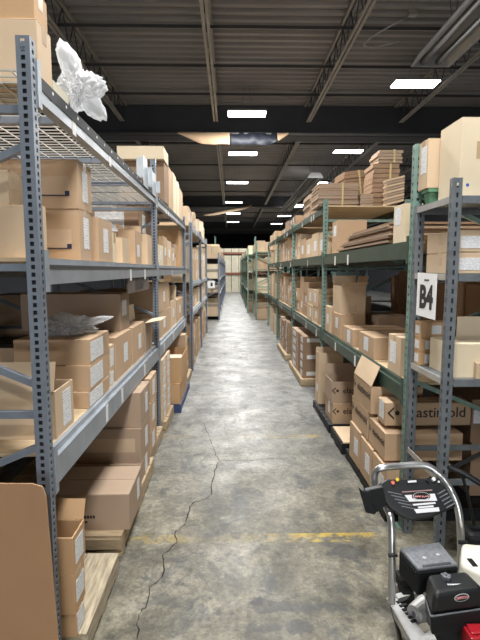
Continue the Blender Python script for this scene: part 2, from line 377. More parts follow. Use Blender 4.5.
def carton(x0, x1, y0, y1, z0, z1, shade, label, group=None, side='L', opn=None, lab=None, flab=None, tape=True, patch=False, yaw=0.0, detail=True, name='carton', force=False):
    """one carton; side says which long face looks at the aisle (L rack: +x, R rack: -x)"""
    global ncart
    bb = (x0, x1, y0, y1, z0, z1); h_ = hits(bb)
    if h_ and not force:
        if detail: print('CLASH', label, [round(q, 2) for q in bb], [round(q, 2) for q in h_])
    REG.append(bb); ncart += 1
    m = CARD[shade]; cx, cy = (x0 + x1) / 2, (y0 + y1) / 2
    rnd = random.Random(hash((round(x0, 2), round(y0, 2), round(z0, 2))) & 0xffff)
    b = MB(); j = lambda: rnd.uniform(-0.003, 0.003)
    dx, dy, dz = x1 - x0, y1 - y0, z1 - z0
    if opn:
        t = 0.006
        b.box(x0, x1, y0, y1, z0, z0 + t)
        b.box(x0, x0 + t, y0, y1, z0 + t, z1); b.box(x1 - t, x1, y0, y1, z0 + t, z1)
        b.box(x0 + t, x1 - t, y0, y0 + t, z0 + t, z1); b.box(x0 + t, x1 - t, y1 - t, y1, z0 + t, z1)
    elif detail:
        t = 0.005
        b.box(x0, x1, y0, y1, z0, z1 - t)
        if dx > dy: b.box(x0, x1, y0, cy - 0.002, z1 - t, z1); b.box(x0, x1, cy + 0.002, y1, z1 - t, z1)
        else: b.box(x0, cx - 0.002, y0, y1, z1 - t, z1); b.box(cx + 0.002, x1, y0, y1, z1 - t, z1)
    else: b.box(x0, x1, y0, y1, z0, z1)
    o = b.build(name, m, None, loc=(cx, cy, z0), bevel=0.003 if detail and not opn else 0)
    tag(o, label, 'box', group)
    fx = (x1 if side == 'L' else x0); fc = '+x' if side == 'L' else '-x'
    if detail and tape and not opn:
        tb = MB(); tw = 0.025; e = 0.0009
        dn = min(0.07, dz * 0.6)
        if dx > dy:
            tb.box(x0, x1, cy - tw, cy + tw, z1, z1 + e)
            tb.box(x0 - e, x0, cy - tw, cy + tw, z1 - dn, z1 + e); tb.box(x1, x1 + e, cy - tw, cy + tw, z1 - dn, z1 + e)
        else:
            tb.box(cx - tw, cx + tw, y0, y1, z1, z1 + e)
            tb.box(cx - tw, cx + tw, y0 - e, y0, z1 - dn, z1 + e); tb.box(cx - tw, cx + tw, y1, y1 + e, z1 - dn, z1 + e)
        tb.build('packing_tape', M_tape if rnd.random() < 0.6 else M_tapec, o, loc=(cx, cy, z1))
    if lab:   # label on the aisle face: (fraction along from near end, fraction up, width, height)
        a, u, lw, lh = lab
        lw = min(lw, dy * 0.8); lh = min(lh, dz * 0.85)
        sticker(o, fc, (fx, y0 + a * dy, z0 + u * dz), lw, lh)
    if flab:
        a, u, lw, lh = flab
        lw = min(lw, dx * 0.9); lh = min(lh, dz * 0.85)
        sticker(o, '-y', (x0 + a * dx, y0, z0 + u * dz), lw, lh)
    if patch:  # broad clear-tape band low on the front face
        q = MB(); q.box(x0 + dx * 0.15, x1 - dx * 0.07, y0 - 0.001, y0, z0 + dz * 0.32, z0 + dz * 0.72)
        q.build('clear_tape_band', M_tapec, o, loc=(cx, y0, z0 + dz / 2))
    if opn:
        # opn: dict of flap angles in degrees from straight up, per side n(ear) f(ar) l r ; flap length
        L_ = opn.get('len', 0.5)
        for k in 'nflr':
            if k not in opn: continue
            a = math.radians(opn[k]); fl = min(dx, dy) * L_; e = 0.0025
            fb = MB()
            if k in 'nf':
                s = -1 if k == 'n' else 1; yy = y0 if k == 'n' else y1
                M = Matrix.Translation((cx, yy, z1)) @ Matrix.Rotation(-s * a, 4, 'X')
                fb.box(-dx / 2 + 0.003, dx / 2 - 0.003, -e, e, 0.001, fl, M)
            else:
                s = -1 if k == 'l' else 1; xx = x0 if k == 'l' else x1
                M = Matrix.Translation((xx, cy, z1)) @ Matrix.Rotation(s * a, 4, 'Y')
                fb.box(-e, e, -dy / 2 + 0.003, dy / 2 - 0.003, 0.001, fl, M)
            fb.build('flap', CARD[opn.get('fm', shade)], o, loc=(cx, cy, z1))
    if not yaw and yaw is not None and dz > 0 and z0 > 0: yaw = rnd.uniform(-0.9, 0.9) * (0.6 if max(dx, dy) > 0.5 else 1)
    if yaw: o.rotation_euler = (0, 0, math.radians(yaw))
    return o
def mark(o, face, c, size, col=None, bold=0.002, xs=1.0, diamond=True):
    """diamond mark and lower-case word printed on a carton face"""
    col = col or M_inkb
    d = (0, -1, 0) if face == '-y' else ((-1, 0, 0) if face == '-x' else (1, 0, 0))
    n = Vector(d); c = Vector(c) + n * 0.0015
    xdir = Vector((0, 0, 1)).cross(n).normalized()
    text_mesh('elastimold', size, col, facing(c + xdir * size * 0.55 * xs, d), 'printed_word', o, bold=bold * size * 4, xs=xs)
    if diamond:
        q = MB(); r = size * 0.46; cc = c - xdir * size * 2.35 * xs; z = Vector((0, 0, 1)); th = size * 0.10
        pts = [cc + z * r, cc - xdir * r * xs, cc - z * r, cc + xdir * r * xs]
        for i in (0, 1):
            q.prism([pts[i], pts[i + 1], pts[i + 1] + (cc - pts[i + 1]).normalized() * th * 1.6, pts[i] + (cc - pts[i]).normalized() * th * 1.6], n * 0.0006)
        rr = size * 0.17; cd = cc + xdir * size * 0.22
        q.prism([cd + z * rr * math.sin(t * PI / 4) + xdir * rr * xs * math.cos(t * PI / 4) for t in range(8)], n * 0.0006)
        q.build('printed_emblem', col, o, loc=cc)

def ysolve(u, x, z):
    a, b = 0.5, 80.0
    for _ in range(50):
        c = math.sqrt(a * b); uu = pix(x, c, z)[0]
        if (uu < u) == (x < 0): a = c
        else: b = c
    return a
def ab(side, X, zs, u_near, u_far, vt, depth, shade, label, **kw):
    """carton on a shelf from its aisle face as seen: near and far columns and the row of its top near corner"""
    p = on_x(u_near, vt, X); y0, z1 = p.y, p.z
    y1 = max(ysolve(u_far, X, z1), y0 + 0.05)
    if z1 < zs + 0.04: print('LOW', label, z1, zs); z1 = zs + 0.05
    y1 -= 0.006
    for py in (LY if side == 'L' and abs(X) < 1.9 else (RY if side == 'R' else [])):
        a0, a1 = py - 0.006, py + 0.07
        if y0 < a1 and y1 > a0:
            if a0 - y0 > y1 - a1: y1 = a0
            else: y0 = a1
    x0, x1 = (X - depth, X) if side == 'L' else (X, X + depth)
    o = carton(x0, x1, y0, y1, zs + 0.001, z1, shade, label, side=side, **kw)
    o['_'] = 0; del o['_']
    ab.last = (x0, x1, y0, y1, zs, z1)
    return o, z1

# ================================================================== SETTING
b = MB(); b.box(-9, 12, -10, 62, -0.2, 0)
fl = struct(b.build('floor', M_floor))
b = MB()
crk = [(203, 422), (206, 428), (209, 437), (212, 445), (216, 455), (219, 461), (216, 467), (213, 478), (211, 488), (211, 494), (205, 499), (195, 502), (190, 507), (187, 515), (186, 522), (179, 530), (174, 534), (177, 541), (171, 548), (164, 553), (163, 562), (164, 575), (158, 581), (150, 587), (147, 605), (141, 611), (136, 622), (139, 633), (134, 645)]
pts = []
rn = random.Random(3)
for i in range(len(crk) - 1):
    a = on_z(*crk[i], 0.001); c = on_z(*crk[i + 1], 0.001)
    for k in range(3):
        t = k / 3; pts.append(a.lerp(c, t) + Vector((rn.uniform(-.008, .008), rn.uniform(-.012, .012), 0)))
wds = [rn.uniform(0.0015, 0.005) * (0.5 + min(1, (5.6 - p.y) / 2.0) * 0.5) for p in pts]
vs = []
for i, p in enumerate(pts):
    d = (pts[min(i + 1, len(pts) - 1)] - pts[max(0, i - 1)]).normalized(); n = Vector((-d.y, d.x, 0))
    vs += [p + n * wds[i], p - n * wds[i]]
b.add(vs, [(2 * i, 2 * i + 1, 2 * i + 3, 2 * i + 2) for i in range(len(pts) - 1)])
ck = b.build('floor_crack', mat('crack_dirt', (0.02, 0.018, 0.015), 0.95), fl)
b = MB()
fine = [(219, 461), (232, 460), (248, 461), (262, 459), (281, 458)]
vs = []
for u, v in fine:
    p = on_z(u, v, 0.001); vs += [p + Vector((0, .002, 0)), p - Vector((0, .002, 0))]
b.add(vs, [(2 * i, 2 * i + 1, 2 * i + 3, 2 * i + 2) for i in range(len(fine) - 1)])
b.build('floor_crack', MATS['crack_dirt'], fl)

ZC = 6.5
# corrugated roof deck: ribs run across the aisle
b = MB(); y = -10.0; k = 0; prof = []
while y < 62:
    prof += [(y, ZC), (y + 0.10, ZC), (y + 0.135, ZC + 0.06), (y + 0.22, ZC + 0.06)]; y += 0.255
vs = []
for (yy, zz) in prof: vs += [(-9, yy, zz), (12, yy, zz)]
b.add(vs, [(2 * i, 2 * i + 1, 2 * i + 3, 2 * i + 2) for i in range(len(prof) - 1)])
struct(b.build('ceiling', M_deck))
for nm, bb in (('wall_left', (-9.2, -9, -10, 62, 0, 6.7)), ('wall_right', (12, 12.2, -10, 62, 0, 6.7)), ('wall_far', (-9.2, 12.2, 62, 62.2, 0, 6.7)), ('wall_near', (-9.2, 12.2, -10.2, -10, 0, 6.7))):
    b = MB(); b.box(*bb); struct(b.build(nm, M_wall))
b = MB(); b.box(-2.2, 3.8, -9.99, -9.9, 0.4, 3.4); struct(b.build('door_1', M_door))
# girders
for i, (yg, zb) in enumerate(((13.95, 5.60), (30.5, 5.75), (46.5, 5.75))):
    b = MB(); b.box(-9, 12, yg, yg + 0.32, zb + 0.08, ZC - 0.02); b.box(-9, 12, yg - 0.10, yg + 0.42, zb, zb + 0.08)
    struct(b.build('roof_girder', M_girder))
    b = MB(); b.tube([(-9, yg - 0.25, zb + 0.02), (12, yg - 0.25, zb + 0.02)], 0.045, 8)
    struct(b.build('ceiling_pipe', M_pipe, smooth=True))
# joists
def joist(x, y0, y1, drop=0.60):
    root = thing('roof_joist', '', 'joist', (x, y0, ZC - drop)); del root['label']; del root['category']; struct(root)
    b = MB(); zt = ZC - 0.05; zb = ZC - drop
    for s in (-1, 1):
        b.box(x + s * 0.045 - 0.025, x + s * 0.045 + 0.025, y0, y1, zt - 0.02, zt + 0.045)
    b.build('top_chord', M_joist, root)
    b = MB()
    for s in (-1, 1):
        b.box(x + s * 0.04 - 0.028, x + s * 0.04 + 0.028, y0 + 0.35, y1 - 0.35, zb, zb + 0.012)
        b.box(x + s * 0.016 - 0.005, x + s * 0.016 + 0.005, y0 + 0.35, y1 - 0.35, zb + 0.012, zb + 0.06)
    b.build('bottom_chord', M_joist, root)
    b = MB(); n = int((y1 - y0) / 0.6); st = (y1 - y0 - 0.3) / n
    for i in range(n):
        a = y0 + 0.15 + i * st
        b.tube([(x, a, zt), (x, a + st / 2, zb + 0.03)], 0.012, 5); b.tube([(x, a + st / 2, zb + 0.03), (x, a + st, zt)], 0.012, 5)
    b.build('web_rods', M_web, root)
for k in range(-3, 5):
    x = -0.42 + 2.62 * k
    for y0, y1 in ((-2, 13.9), (14.3, 30.45), (30.85, 46.4)):
        joist(x, y0 + 0.02, y1)
# bridging bars across the joists
for y in (7.3, 9.35, 11.05, 12.75, 17.5, 21, 24.5, 28, 34, 38, 42):
    b = MB(); b.box(-9, 12, y, y + 0.06, ZC - 0.13, ZC - 0.11); b.box(-9, 12, y, y + 0.012, ZC - 0.17, ZC - 0.13)
    struct(b.build('ceiling_bridging_bar', M_web))

# ---- ceiling lights
ORD = ['first', 'second', 'third', 'fourth', 'fifth', 'sixth', 'seventh', 'eighth', 'ninth', 'tenth', 'eleventh', 'twelfth', 'thirteenth', 'fourteenth', 'fifteenth', 'sixteenth']
def ceiling_light(x, y, z, label, group, watts=None):
    t = thing('ceiling_light', label, 'light', (x, y, z), group)
    W, D = 1.0, 0.42
    b = MB(); b.box(x - W / 2, x + W / 2, y - D / 2, y + D / 2, z + 0.02, z + 0.07); b.box(x - 0.2, x + 0.2, y - 0.07, y + 0.07, z + 0.07, z + 0.12)
    b.build('housing', M_joist, t, bevel=0.006)
    for s in (-1, 1):
        b = MB(); b.box(x - W / 2 + 0.015, x + W / 2 - 0.015, y + s * 0.105 - 0.092, y + s * 0.105 + 0.092, z, z + 0.02)
        b.build('diffuser', M_glow, t)
    b = MB()
    for s in (-1, 1): b.tube([(x + s * 0.15, y, z + 0.12), (x + s * 0.05, y, ZC - 0.03)], 0.004, 4)
    b.build('hanger_wire', M_web, t)
    a = area('ceiling_light_lamp', (x, y, z - 0.012), (0, 0, 0), W * 0.95, D * 0.9, watts or LAMP_W, (1.0, 0.985, 0.955))
    a.parent = t; a.location = (0, 0, -0.012)
for i, y in enumerate((-4.5, 1.4, 6.6, 12.45, 16.55, 21.9, 28.2, 33.6, 39.5)):
    lb = ('ceiling light behind the photographer', 'ceiling light straight above the photographer', 'ceiling light just above the frame over the aisle')[i] if i < 3 else ORD[i - 3] + ' white LED panel light from the front, above the main aisle'
    ceiling_light(0.42 if i < 5 else (0.30 if i < 6 else 0.18), y, 5.75, lb, 'LED lights above the main aisle')
for i, y in enumerate((5.2, 10.7, 16.6, 22.5, 30, 36, 42)):
    lb = 'ceiling light outside the frame over the right aisle' if i < 1 else ORD[i - 1] + ' white LED panel light from the front, in the right-hand row'
    ceiling_light(4.1, y, 5.85, lb, 'LED lights over the right-hand aisle', watts=LAMP_W * 0.7)
for i, y in enumerate((2.0, 7.5)):
    ceiling_light(-4.3, y, 5.75, 'ceiling light over the hidden left aisle, %s one' % ('nearer', 'farther')[i], 'LED lights over the left-hand aisle', watts=LAMP_W * 0.7)

# ---- tube heaters hanging under the roof on the right
def heater(x, y0, y1, z, label):
    t = thing('tube_heater', label, 'heater', (x, y0, z), 'tube heaters under the roof')
    b = MB(); pr = [(1.4 * a_, 1.3 * b_) for a_, b_ in [(-0.24, 0.0), (-0.20, 0.03), (-0.14, 0.17), (0.14, 0.17), (0.20, 0.03), (0.24, 0.0), (0.21, 0.0), (0.13, 0.155), (-0.13, 0.155), (-0.21, 0.0)]]
    b.prism([(x + p[0], y0, z + p[1]) for p in pr], (0, y1 - y0, 0)); b.build('reflector', M_zinc, t)
    for s in (-1, 1):
        b = MB(); b.tube([(x + s * 0.13, y0 + 0.1, z + 0.08), (x + s * 0.13, y1, z + 0.08)], 0.055, 10); b.build('burner_tube', M_pipe, t, smooth=True)
    b = MB(); b.prism([(x + p[0], y1 - 0.01, z + p[1]) for p in ((-0.336, 0), (0.336, 0), (0.2, 0.22), (-0.2, 0.22))], (0, 0.02, 0)); b.build('end_plate', M_zinc, t)
    b = MB(); b.prism([(x + p[0], y0 - 0.01, z + p[1]) for p in ((-0.336, 0), (0.336, 0), (0.2, 0.22), (-0.2, 0.22))], (0, 0.02, 0)); b.build('end_plate', M_zinc, t)
    b = MB()
    for yy in (y0 + 1, (y0 + y1) / 2, y1 - 0.8): b.tube([(x, yy, z + 0.22), (x - 0.15, yy, ZC - 0.01)], 0.006, 4); b.tube([(x, yy, z + 0.22), (x + 0.15, yy, ZC - 0.01)], 0.006, 4)
    b.build('chain', M_web, t)
_h = on_y(430, 67, 8.3)
heater(_h.x, 1.5, 8.3, _h.z, 'long grey tube heater with reflector at upper right under the roof')
_h = on_y(315.5, 178, 19.5)
heater(_h.x, 19.5, 30, _h.z, 'far small tube heater with white end hood above the right racks')
# hose and junction box near first right light
t = thing('electrical_box', 'small junction box with looping cable beside the right tube heater', 'electrical box', (3.35, 9.0, 6.42))
b = MB(); b.box(3.27, 3.43, 8.95, 9.05, 6.40, 6.499); b.build('box_body', M_joist, t)
p0 = Vector((3.3, 9, 6.40)); b = MB()
b.tube([p0 + Vector((-0.85 * math.sin(k / 12 * PI) * 0.9, 0.5 * k / 12, -0.4 * math.sin(k / 12 * 2.6))) for k in range(13)], 0.012, 6)
b.build('cable', M_zinc, t, smooth=True)

# brown card and dark plastic caught along the pipe
def drape(x0, x1, y, z, label, slope=0.0, dark=True, hh=0.30):
    t = thing('hanging_debris', label, 'cardboard', ((x0 + x1) / 2, y, z))
    n = 28
    def strip(fa, fb, nm, m, amp, th):
        b = MB(); vs = []
        for i in range(n + 1):
            s = fa + (fb - fa) * i / n; X = x0 + (x1 - x0) * s
            prof = max(0.03, min(1, min(s / 0.22, (1 - s) / 0.14)))
            zt = z + 0.03 + slope * s; zb_ = zt - 0.05 - hh * prof
            for (q, zz) in ((0, zt), (1, (zt + zb_) / 2), (2, zb_)):
                vs.append((X, y - 0.06 * q + amp * noise.noise(Vector((s * 14, q, 1))), zz + amp * 0.6 * noise.noise(Vector((s * 11, q, 5)))))
        fs = []
        for i in range(n):
            for q in range(2): fs.append((3 * i + q, 3 * i + q + 1, 3 * i + 3 + q + 1, 3 * i + 3 + q))
        b.add(vs, fs); b.build(nm, m, t, solid=th, smooth=True)
    if dark:
        strip(0, 0.47, 'card_strip', CARD['tan'], 0.02, 0.02)
        strip(0.47, 0.9, 'plastic_wrap', mat('dark_plastic_wrap', (0.012, 0.015, 0.024), 0.6, 0, 0), 0.10, 0.01)
        strip(0.9, 1.0, 'card_end', CARD['tan'], 0.02, 0.02)
    else:
        strip(0, 1, 'card_strip', CARD['light'], 0.02, 0.02)
drape(on_y(177, 138, 13.5).x, on_y(289, 138, 13.5).x, 13.66, 5.60, 'long brown card and dark plastic wrap hanging along the first ceiling pipe')
drape(on_y(203, 220, 29.5).x, on_y(252, 212, 29.5).x, 30.2, 5.22, 'far tan cardboard strip hanging crooked under the second girder', slope=0.62, dark=False, hh=0.13)

# ================================================================== RACKS
def post(b, x0, x1, y0, y1, z0, z1, pitch, faces, hw=0.016, hh=0.017):
    """rolled column with real punched holes in the near (y) face and the aisle (x) face"""
    t = 0.004
    def face(axis, pos, a0, a1):
        mid = (a0 + a1) / 2; g = hw / 2
        def bx(p, q, r, s):
            if axis == 'y': b.box(p, q, pos, pos + t, r, s)
            else: b.box(pos - t / 2, pos + t / 2, p, q, r, s)
        bx(a0, mid - g, z0, z1); bx(mid + g, a1, z0, z1)
        z = z0
        while z < z1:
            zz = min(z + pitch - hh, z1); bx(mid - g, mid + g, z, zz); z += pitch
    if 'n' in faces: face('y', y0, x0, x1)
    else: b.box(x0, x1, y0, y0 + t, z0, z1)
    if 'a+' in faces: face('x', x1 - t / 2, y0 + t, y1)
    else: b.box(x1 - t, x1, y0 + t, y1, z0, z1)
    if 'a-' in faces: face('x', x0 + t / 2, y0 + t, y1)
    else: b.box(x0, x0 + t, y0 + t, y1, z0, z1)
    b.box(x0 + t, x1 - t, y1 - t, y1, z0, z1)
    b.box(x0 - 0.02, x1 + 0.02, y0 - 0.01, y1 + 0.02, z0, z0 + 0.006)

def rack(name_label, side, X, ys, levels, depth, m_post, m_beam, ztop, pitch=0.030, detail=True, deck='ply', group='pallet racks', skip=(), tags=True, ledge=False):
    """levels: list of (z_top, beam_height); ys: upright positions; skip: {(bay, level)}"""
    s = -1 if side == 'L' else 1
    Xb = X + s * depth
    root = thing('pallet_rack', name_label, 'rack', (X, ys[0], 0), group)
    pw, pd = 0.053, 0.05
    for i, y in enumerate(ys):
        zt = ztop[i] if isinstance(ztop, (list, tuple)) else ztop
        for k, xx in enumerate((X, Xb)):
            x0, x1 = (xx - pw, xx) if (s < 0) == (k == 0) else (xx, xx + pw)
            b = MB()
            if detail and k == 0 and y < 12: post(b, x0, x1, y, y + pd, 0, zt, pitch if y < 6 else pitch * 1.5, ('n', 'a+' if s < 0 else 'a-'), *((0.016, 0.017) if y < 6 else (0.02, 0.026)))
            else: b.box(x0, x1, y, y + pd, 0, zt)
            b.build('upright_post', m_post, root, loc=((x0 + x1) / 2, y, 0))
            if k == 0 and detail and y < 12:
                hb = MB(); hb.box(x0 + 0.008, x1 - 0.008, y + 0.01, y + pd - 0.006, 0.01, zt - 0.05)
                hb.build('slot_shade_fill', M_hole, root, loc=((x0 + x1) / 2, y, 0))  # dark block standing in for shade inside the hollow post
        a, c = sorted((X + s * pw, Xb + (pw * (-s) if False else 0)))
        b = MB(); z = 0.56; xa, xb = X + s * (pw + 0.001), Xb - s * 0.001; up = False
        ym = y + pd / 2
        while z < zt - 0.6:
            b.bar((xa, ym, z), (xb, ym, z), 0.03, 0.03)
            b.bar((xa, ym, z + 0.13), (xb, ym, z + 0.56), 0.028, 0.028) if up else b.bar((xb, ym, z + 0.03), (xa, ym, z + 0.46), 0.028, 0.028)
            z += 0.6; up = not up
        b.bar((xa, ym, z), (xb, ym, z), 0.03, 0.03)
        b.build('frame_brace', m_post, root)
    for bay in range(len(ys) - 1):
        y0, y1 = ys[bay] + pd, ys[bay + 1]
        for li, (z, bh) in enumerate(levels):
            if (bay, li) in skip: continue
            for k, xx in enumerate((X, Xb)):
                b = MB()
                e = 0.045
                xo = xx; xi = xx + (s * e if k == 0 else -s * e)
                lo, hi = min(xo, xi), max(xo, xi)
                xm = xo + (s * 0.022 if k == 0 else -s * 0.022)
                b.box(lo, hi, y0 + 0.002, y1 - 0.002, z - bh, z - 0.03)
                l2, h2 = min(xm, xi), max(xm, xi)
                b.box(l2, h2, y0 + 0.002, y1 - 0.002, z - 0.03, z)
                o = b.build('front_beam' if k == 0 else 'rear_beam', m_beam, root, loc=(xx, y0, z))
                if k == 0 and ledge and li > 0:
                    qb = MB(); q0, q1 = sorted((xo - s * 0.003, xo + s * 0.001)); qb.box(q0, q1, y0 + 0.036, y1 - 0.036, z - bh + (0.045 if li == 2 else 0.068), z - 0.028)
                    qb.build('beam_step', M_dark if li == 1 else M_blk, o)
                    if li == 2:
                        qb = MB(); qb.box(xm - s * 0.0025, xm - s * 0.001, y0 + 0.036, y1 - 0.036, z - 0.03, z - 0.001) if s > 0 else qb.box(xm + 0.001, xm + 0.0025, y0 + 0.036, y1 - 0.036, z - 0.03, z - 0.001)
                        qb.build('beam_lip', M_blk, o)
                        qb = MB(); yy = y0 + 0.15
                        while yy < y1 - 0.1: qb.box(q0 - 0.001, q1 + 0.001, yy, yy + 0.014, z - 0.05, z - 0.038); yy += 0.16
                        qb.build('beam_slots', M_wire, o)
                if k == 0 and detail:
                    for yy, d in ((y0, 1), (y1, -1)):
                        cb = MB(); q0, q1 = sorted((yy, yy + d * 0.035)); xq = xo - s * 0.005
                        cb.box(min(xq, xo), max(xq, xo), q0, q1, z - bh - 0.03, z + 0.03)
                        cb.build('beam_connector', m_beam, o)
                    if tags:
                        rr = random.Random(bay * 7 + li)
                        for q in range(rr.randint(2, 4)):
                            ty = rr.uniform(y0 + 0.2, y1 - 0.2); hh = min(bh * 0.9, 0.11)
                            sticker(o, '+x' if s < 0 else '-x', (xo, ty, z - 0.035 - hh / 2), 0.05, hh * 0.9, M_paper, 'bin_label')
            dm = deck if isinstance(deck, str) else deck.get((bay, li), 'ply')
            a, c = sorted((X + s * 0.046, Xb - s * 0.046))
            if dm == 'ply':
                b = MB(); b.box(a, c, y0 + 0.01, y1 - 0.01, z - 0.016, z); b.build('deck_board', M_ply, root, loc=((a + c) / 2, y0, z))
            elif dm == 'dark':
                b = MB(); b.box(a, c, y0 + 0.01, y1 - 0.01, z - 0.016, z); b.build('deck_board', M_dark, root, loc=((a + c) / 2, y0, z))
            else:
                b = MB(); yy = y0 + 0.03
                while yy < y1: b.box(a, c, yy - 0.0035, yy + 0.0035, z - 0.006, z - 0.001); yy += 0.06
                xx = a + 0.02
                while xx < c: b.box(xx - 0.0035, xx + 0.0035, y0 + 0.02, y1 - 0.02, z - 0.011, z - 0.006); xx += 0.10
                b.build('wire_deck', M_wire, root, loc=((a + c) / 2, y0, z))
                for q in (0.2, 0.5, 0.8):
                    b = MB(); ym = y0 + (y1 - y0) * q; b.box(a, c, ym - 0.02, ym + 0.02, z - 0.045, z - 0.012)
                    b.build('deck_channel', M_steel, root, loc=((a + c) / 2, ym, z))
    return root

LY = [1.84, 4.75, 7.70]
L1, L2, L3 = 0.98, 1.80, 2.53
rack('blue-grey steel pallet rack lining the near left side of the aisle', 'L', -0.75, LY, [(L1, 0.15), (L2, 0.11), (L3, 0.12)], 1.07, M_steel, M_steel2, [2.62, 2.85, 2.62],
     deck={(0, 2): 'wire', (1, 2): 'wire', (0, 1): 'ply', (1, 1): 'ply'}, ledge=True)
rack('blue-grey pallet rack standing back to back behind the near left rack', 'L', -1.95, LY, [(L1, 0.12), (L2, 0.11), (L3, 0.12)], 1.07, M_steel, M_steel, 2.9, detail=False,
     deck={(0, 2): 'wire', (1, 2): 'dark', (0, 1): 'dark', (1, 1): 'dark', (0, 0): 'dark', (1, 0): 'dark'}, tags=False)
LB = [7.95, 10.4, 12.8]
rack('grey steel rack in the middle distance, left of the aisle', 'L', -0.66, LB, [(1.05, 0.10), (1.55, 0.09), (2.52, 0.10)], 0.95, M_steel, M_steel2, [2.55, 2.6, 2.6])
LCY = [16.2, 19.2, 22.2, 25.2, 28.2, 31.2, 34.2]
LCZ = [(0.12, 0.08), (0.95, 0.09), (1.45, 0.09), (2.15, 0.09)]
rack('far left grey rack beyond the cross aisle, carrying a white sign', 'L', -0.40, LCY, LCZ, 0.9, M_steel, M_steel, 2.35, detail=False, deck='dark', tags=False)
RY = [2.95, 5.80, 8.70, 11.6, 14.5]
R1, R2, R3 = 1.00, 1.94, 2.55
rack('dark green pallet rack lining the near right side of the aisle', 'R', 1.15, RY, [(R1, 0.13), (R2, 0.12), (R3, 0.10)], 1.07, M_postg, M_green, [2.53, 2.62, 2.6, 2.6, 2.6], skip={(0, 2)}, pitch=0.05)
rack('dark green pallet rack back to back behind the near right rack', 'R', 2.36, RY, [(R1, 0.12), (R2, 0.12)], 1.07, M_dgreen, M_green, 2.3, detail=False, deck='dark', tags=False)
RFY = [16.2, 18.8, 21.4, 24.4, 27.4, 30.4, 33.4]
RFZ = [(0.95, 0.1), (1.72, 0.1), (2.4, 0.1)]
rack('far pale green rack beyond the cross aisle, right of the aisle', 'R', 0.86, [16.2, 18.6], RFZ, 1.0, M_teal, M_green, 2.7, detail=False, tags=False)
rack('farthest dark green rack on the right running to the aisle end', 'R', 0.66, RFY[1:], RFZ, 1.0, M_teal, M_green, 2.6, detail=False, tags=False)
# rack closing the aisle, facing the camera: red-brown beams, pale cartons
er = thing('pallet_rack', 'end rack with red-brown beams across the far end of the aisle', 'rack', (0.3, 37, 0), 'pallet racks')
for x in (-1.3, 1.9, 4.6):
    for yy in (37, 38):
        b = MB(); b.box(x, x + 0.09, yy, yy + 0.08, 0, 4.4); b.build('upright_post', M_teal, er)
for z in (1.55, 3.15):
    for yy in (36.95, 38.0):
        b = MB(); b.box(-1.2, 1.9, yy, yy + 0.05, z - 0.16, z); b.build('beam', M_red, er); b = MB(); b.box(2.0, 4.6, yy, yy + 0.05, z - 0.16, z); b.build('beam', M_red, er)
    b = MB(); b.box(-1.2, 4.6, 37.06, 37.98, z - 0.02, z); b.build('deck_board', M_ply, er)
# ================================================================== LEFT RACK, NEAR BAY (from the photograph)
a = ab('L', -0.80, L3, 36, 51, 18, 0.62, 'light', 'light cardboard box on top shelf beside the near left post, lower of two')
ab('L', -0.81, a[1], 33, 47, -16, 0.42, 'orange', 'orange-brown box stacked highest at the upper left corner')
# bay 1, middle shelf
M_navy = mat('navy_print', (0.012, 0.015, 0.06), 0.5)
def band(o, bb, z, h):
    w_ = (bb[1] - bb[0]) * 0.72; xr = bb[1] - 0.045
    sticker(o, '-y', (xr - w_ / 2, bb[2], z), w_, h, M_tapec, 'front_sticker')
    sticker(o, '-y', (xr - 0.012, bb[2] - 0.0008, z - h / 2 + 0.012), 0.024, 0.022, M_navy, 'navy_mark')
    sticker(o, '-y', (xr - w_ / 2, bb[2] - 0.0008, z - h / 2), w_, 0.006, M_navy, 'navy_line')
a = ab('L', -0.80, L2, 40, 46.5, 205, 0.75, 'light', 'wide light tan box right behind the near left post on the middle shelf', tape=False)
ab('L', -0.93, a[1], 8, 24, 170, 0.4, 'light', 'light box standing on the wide box at the left edge of the photo')
a = ab('L', -0.80, L2, 79, 91, 209, 0.62, 'tan', 'large taped carton with white label, lower of the pair on middle shelf', lab=(0.55, 0.55, 0.09, 0.17), flab=None)
band(a[0], ab.last, a[1] - 0.155, 0.10)
a = ab('L', -0.80, a[1], 77, 91, 159, 0.72, 'tan', 'large taped carton with white label, upper of the pair on middle shelf', lab=(0.5, 0.5, 0.09, 0.16))
band(a[0], ab.last, a[1] - 0.135, 0.10)
ab('L', -0.80, L2, 98, 112, 217, 0.30, 'tan', 'carton with tall white label next to the large taped pair, middle left shelf', lab=(0.5, 0.5, 0.11, 0.15))
ab('L', -0.80, L2, 112.5, 116, 232, 0.2, 'cream', 'narrow cream box squeezed after the tall-label carton on the middle left shelf')
ab('L', -0.80, L2, 122, 129, 237, 0.15, 'light', 'short light box near the middle of the first left bay, middle shelf')
ab('L', -0.79, L2, 135, 141, 230, 0.14, 'tan', 'open-topped carton with raised flap on the middle left shelf', opn={'f': 10, 'l': 20, 'len': 0.4}, lab=(0.5, 0.4, 0.1, 0.1))
ab('L', -0.79, L2, 147, 153, 234, 0.14, 'light', 'light carton just before the second left post on the middle shelf')
a = ab('L', -0.96, L2, 138, 154, 207, 0.5, 'brown', 'tall brown box with big paper labels leaning behind the small cartons', flab=(0.4, 0.75, 0.3, 0.2), lab=(0.3, 0.75, 0.2, 0.2))
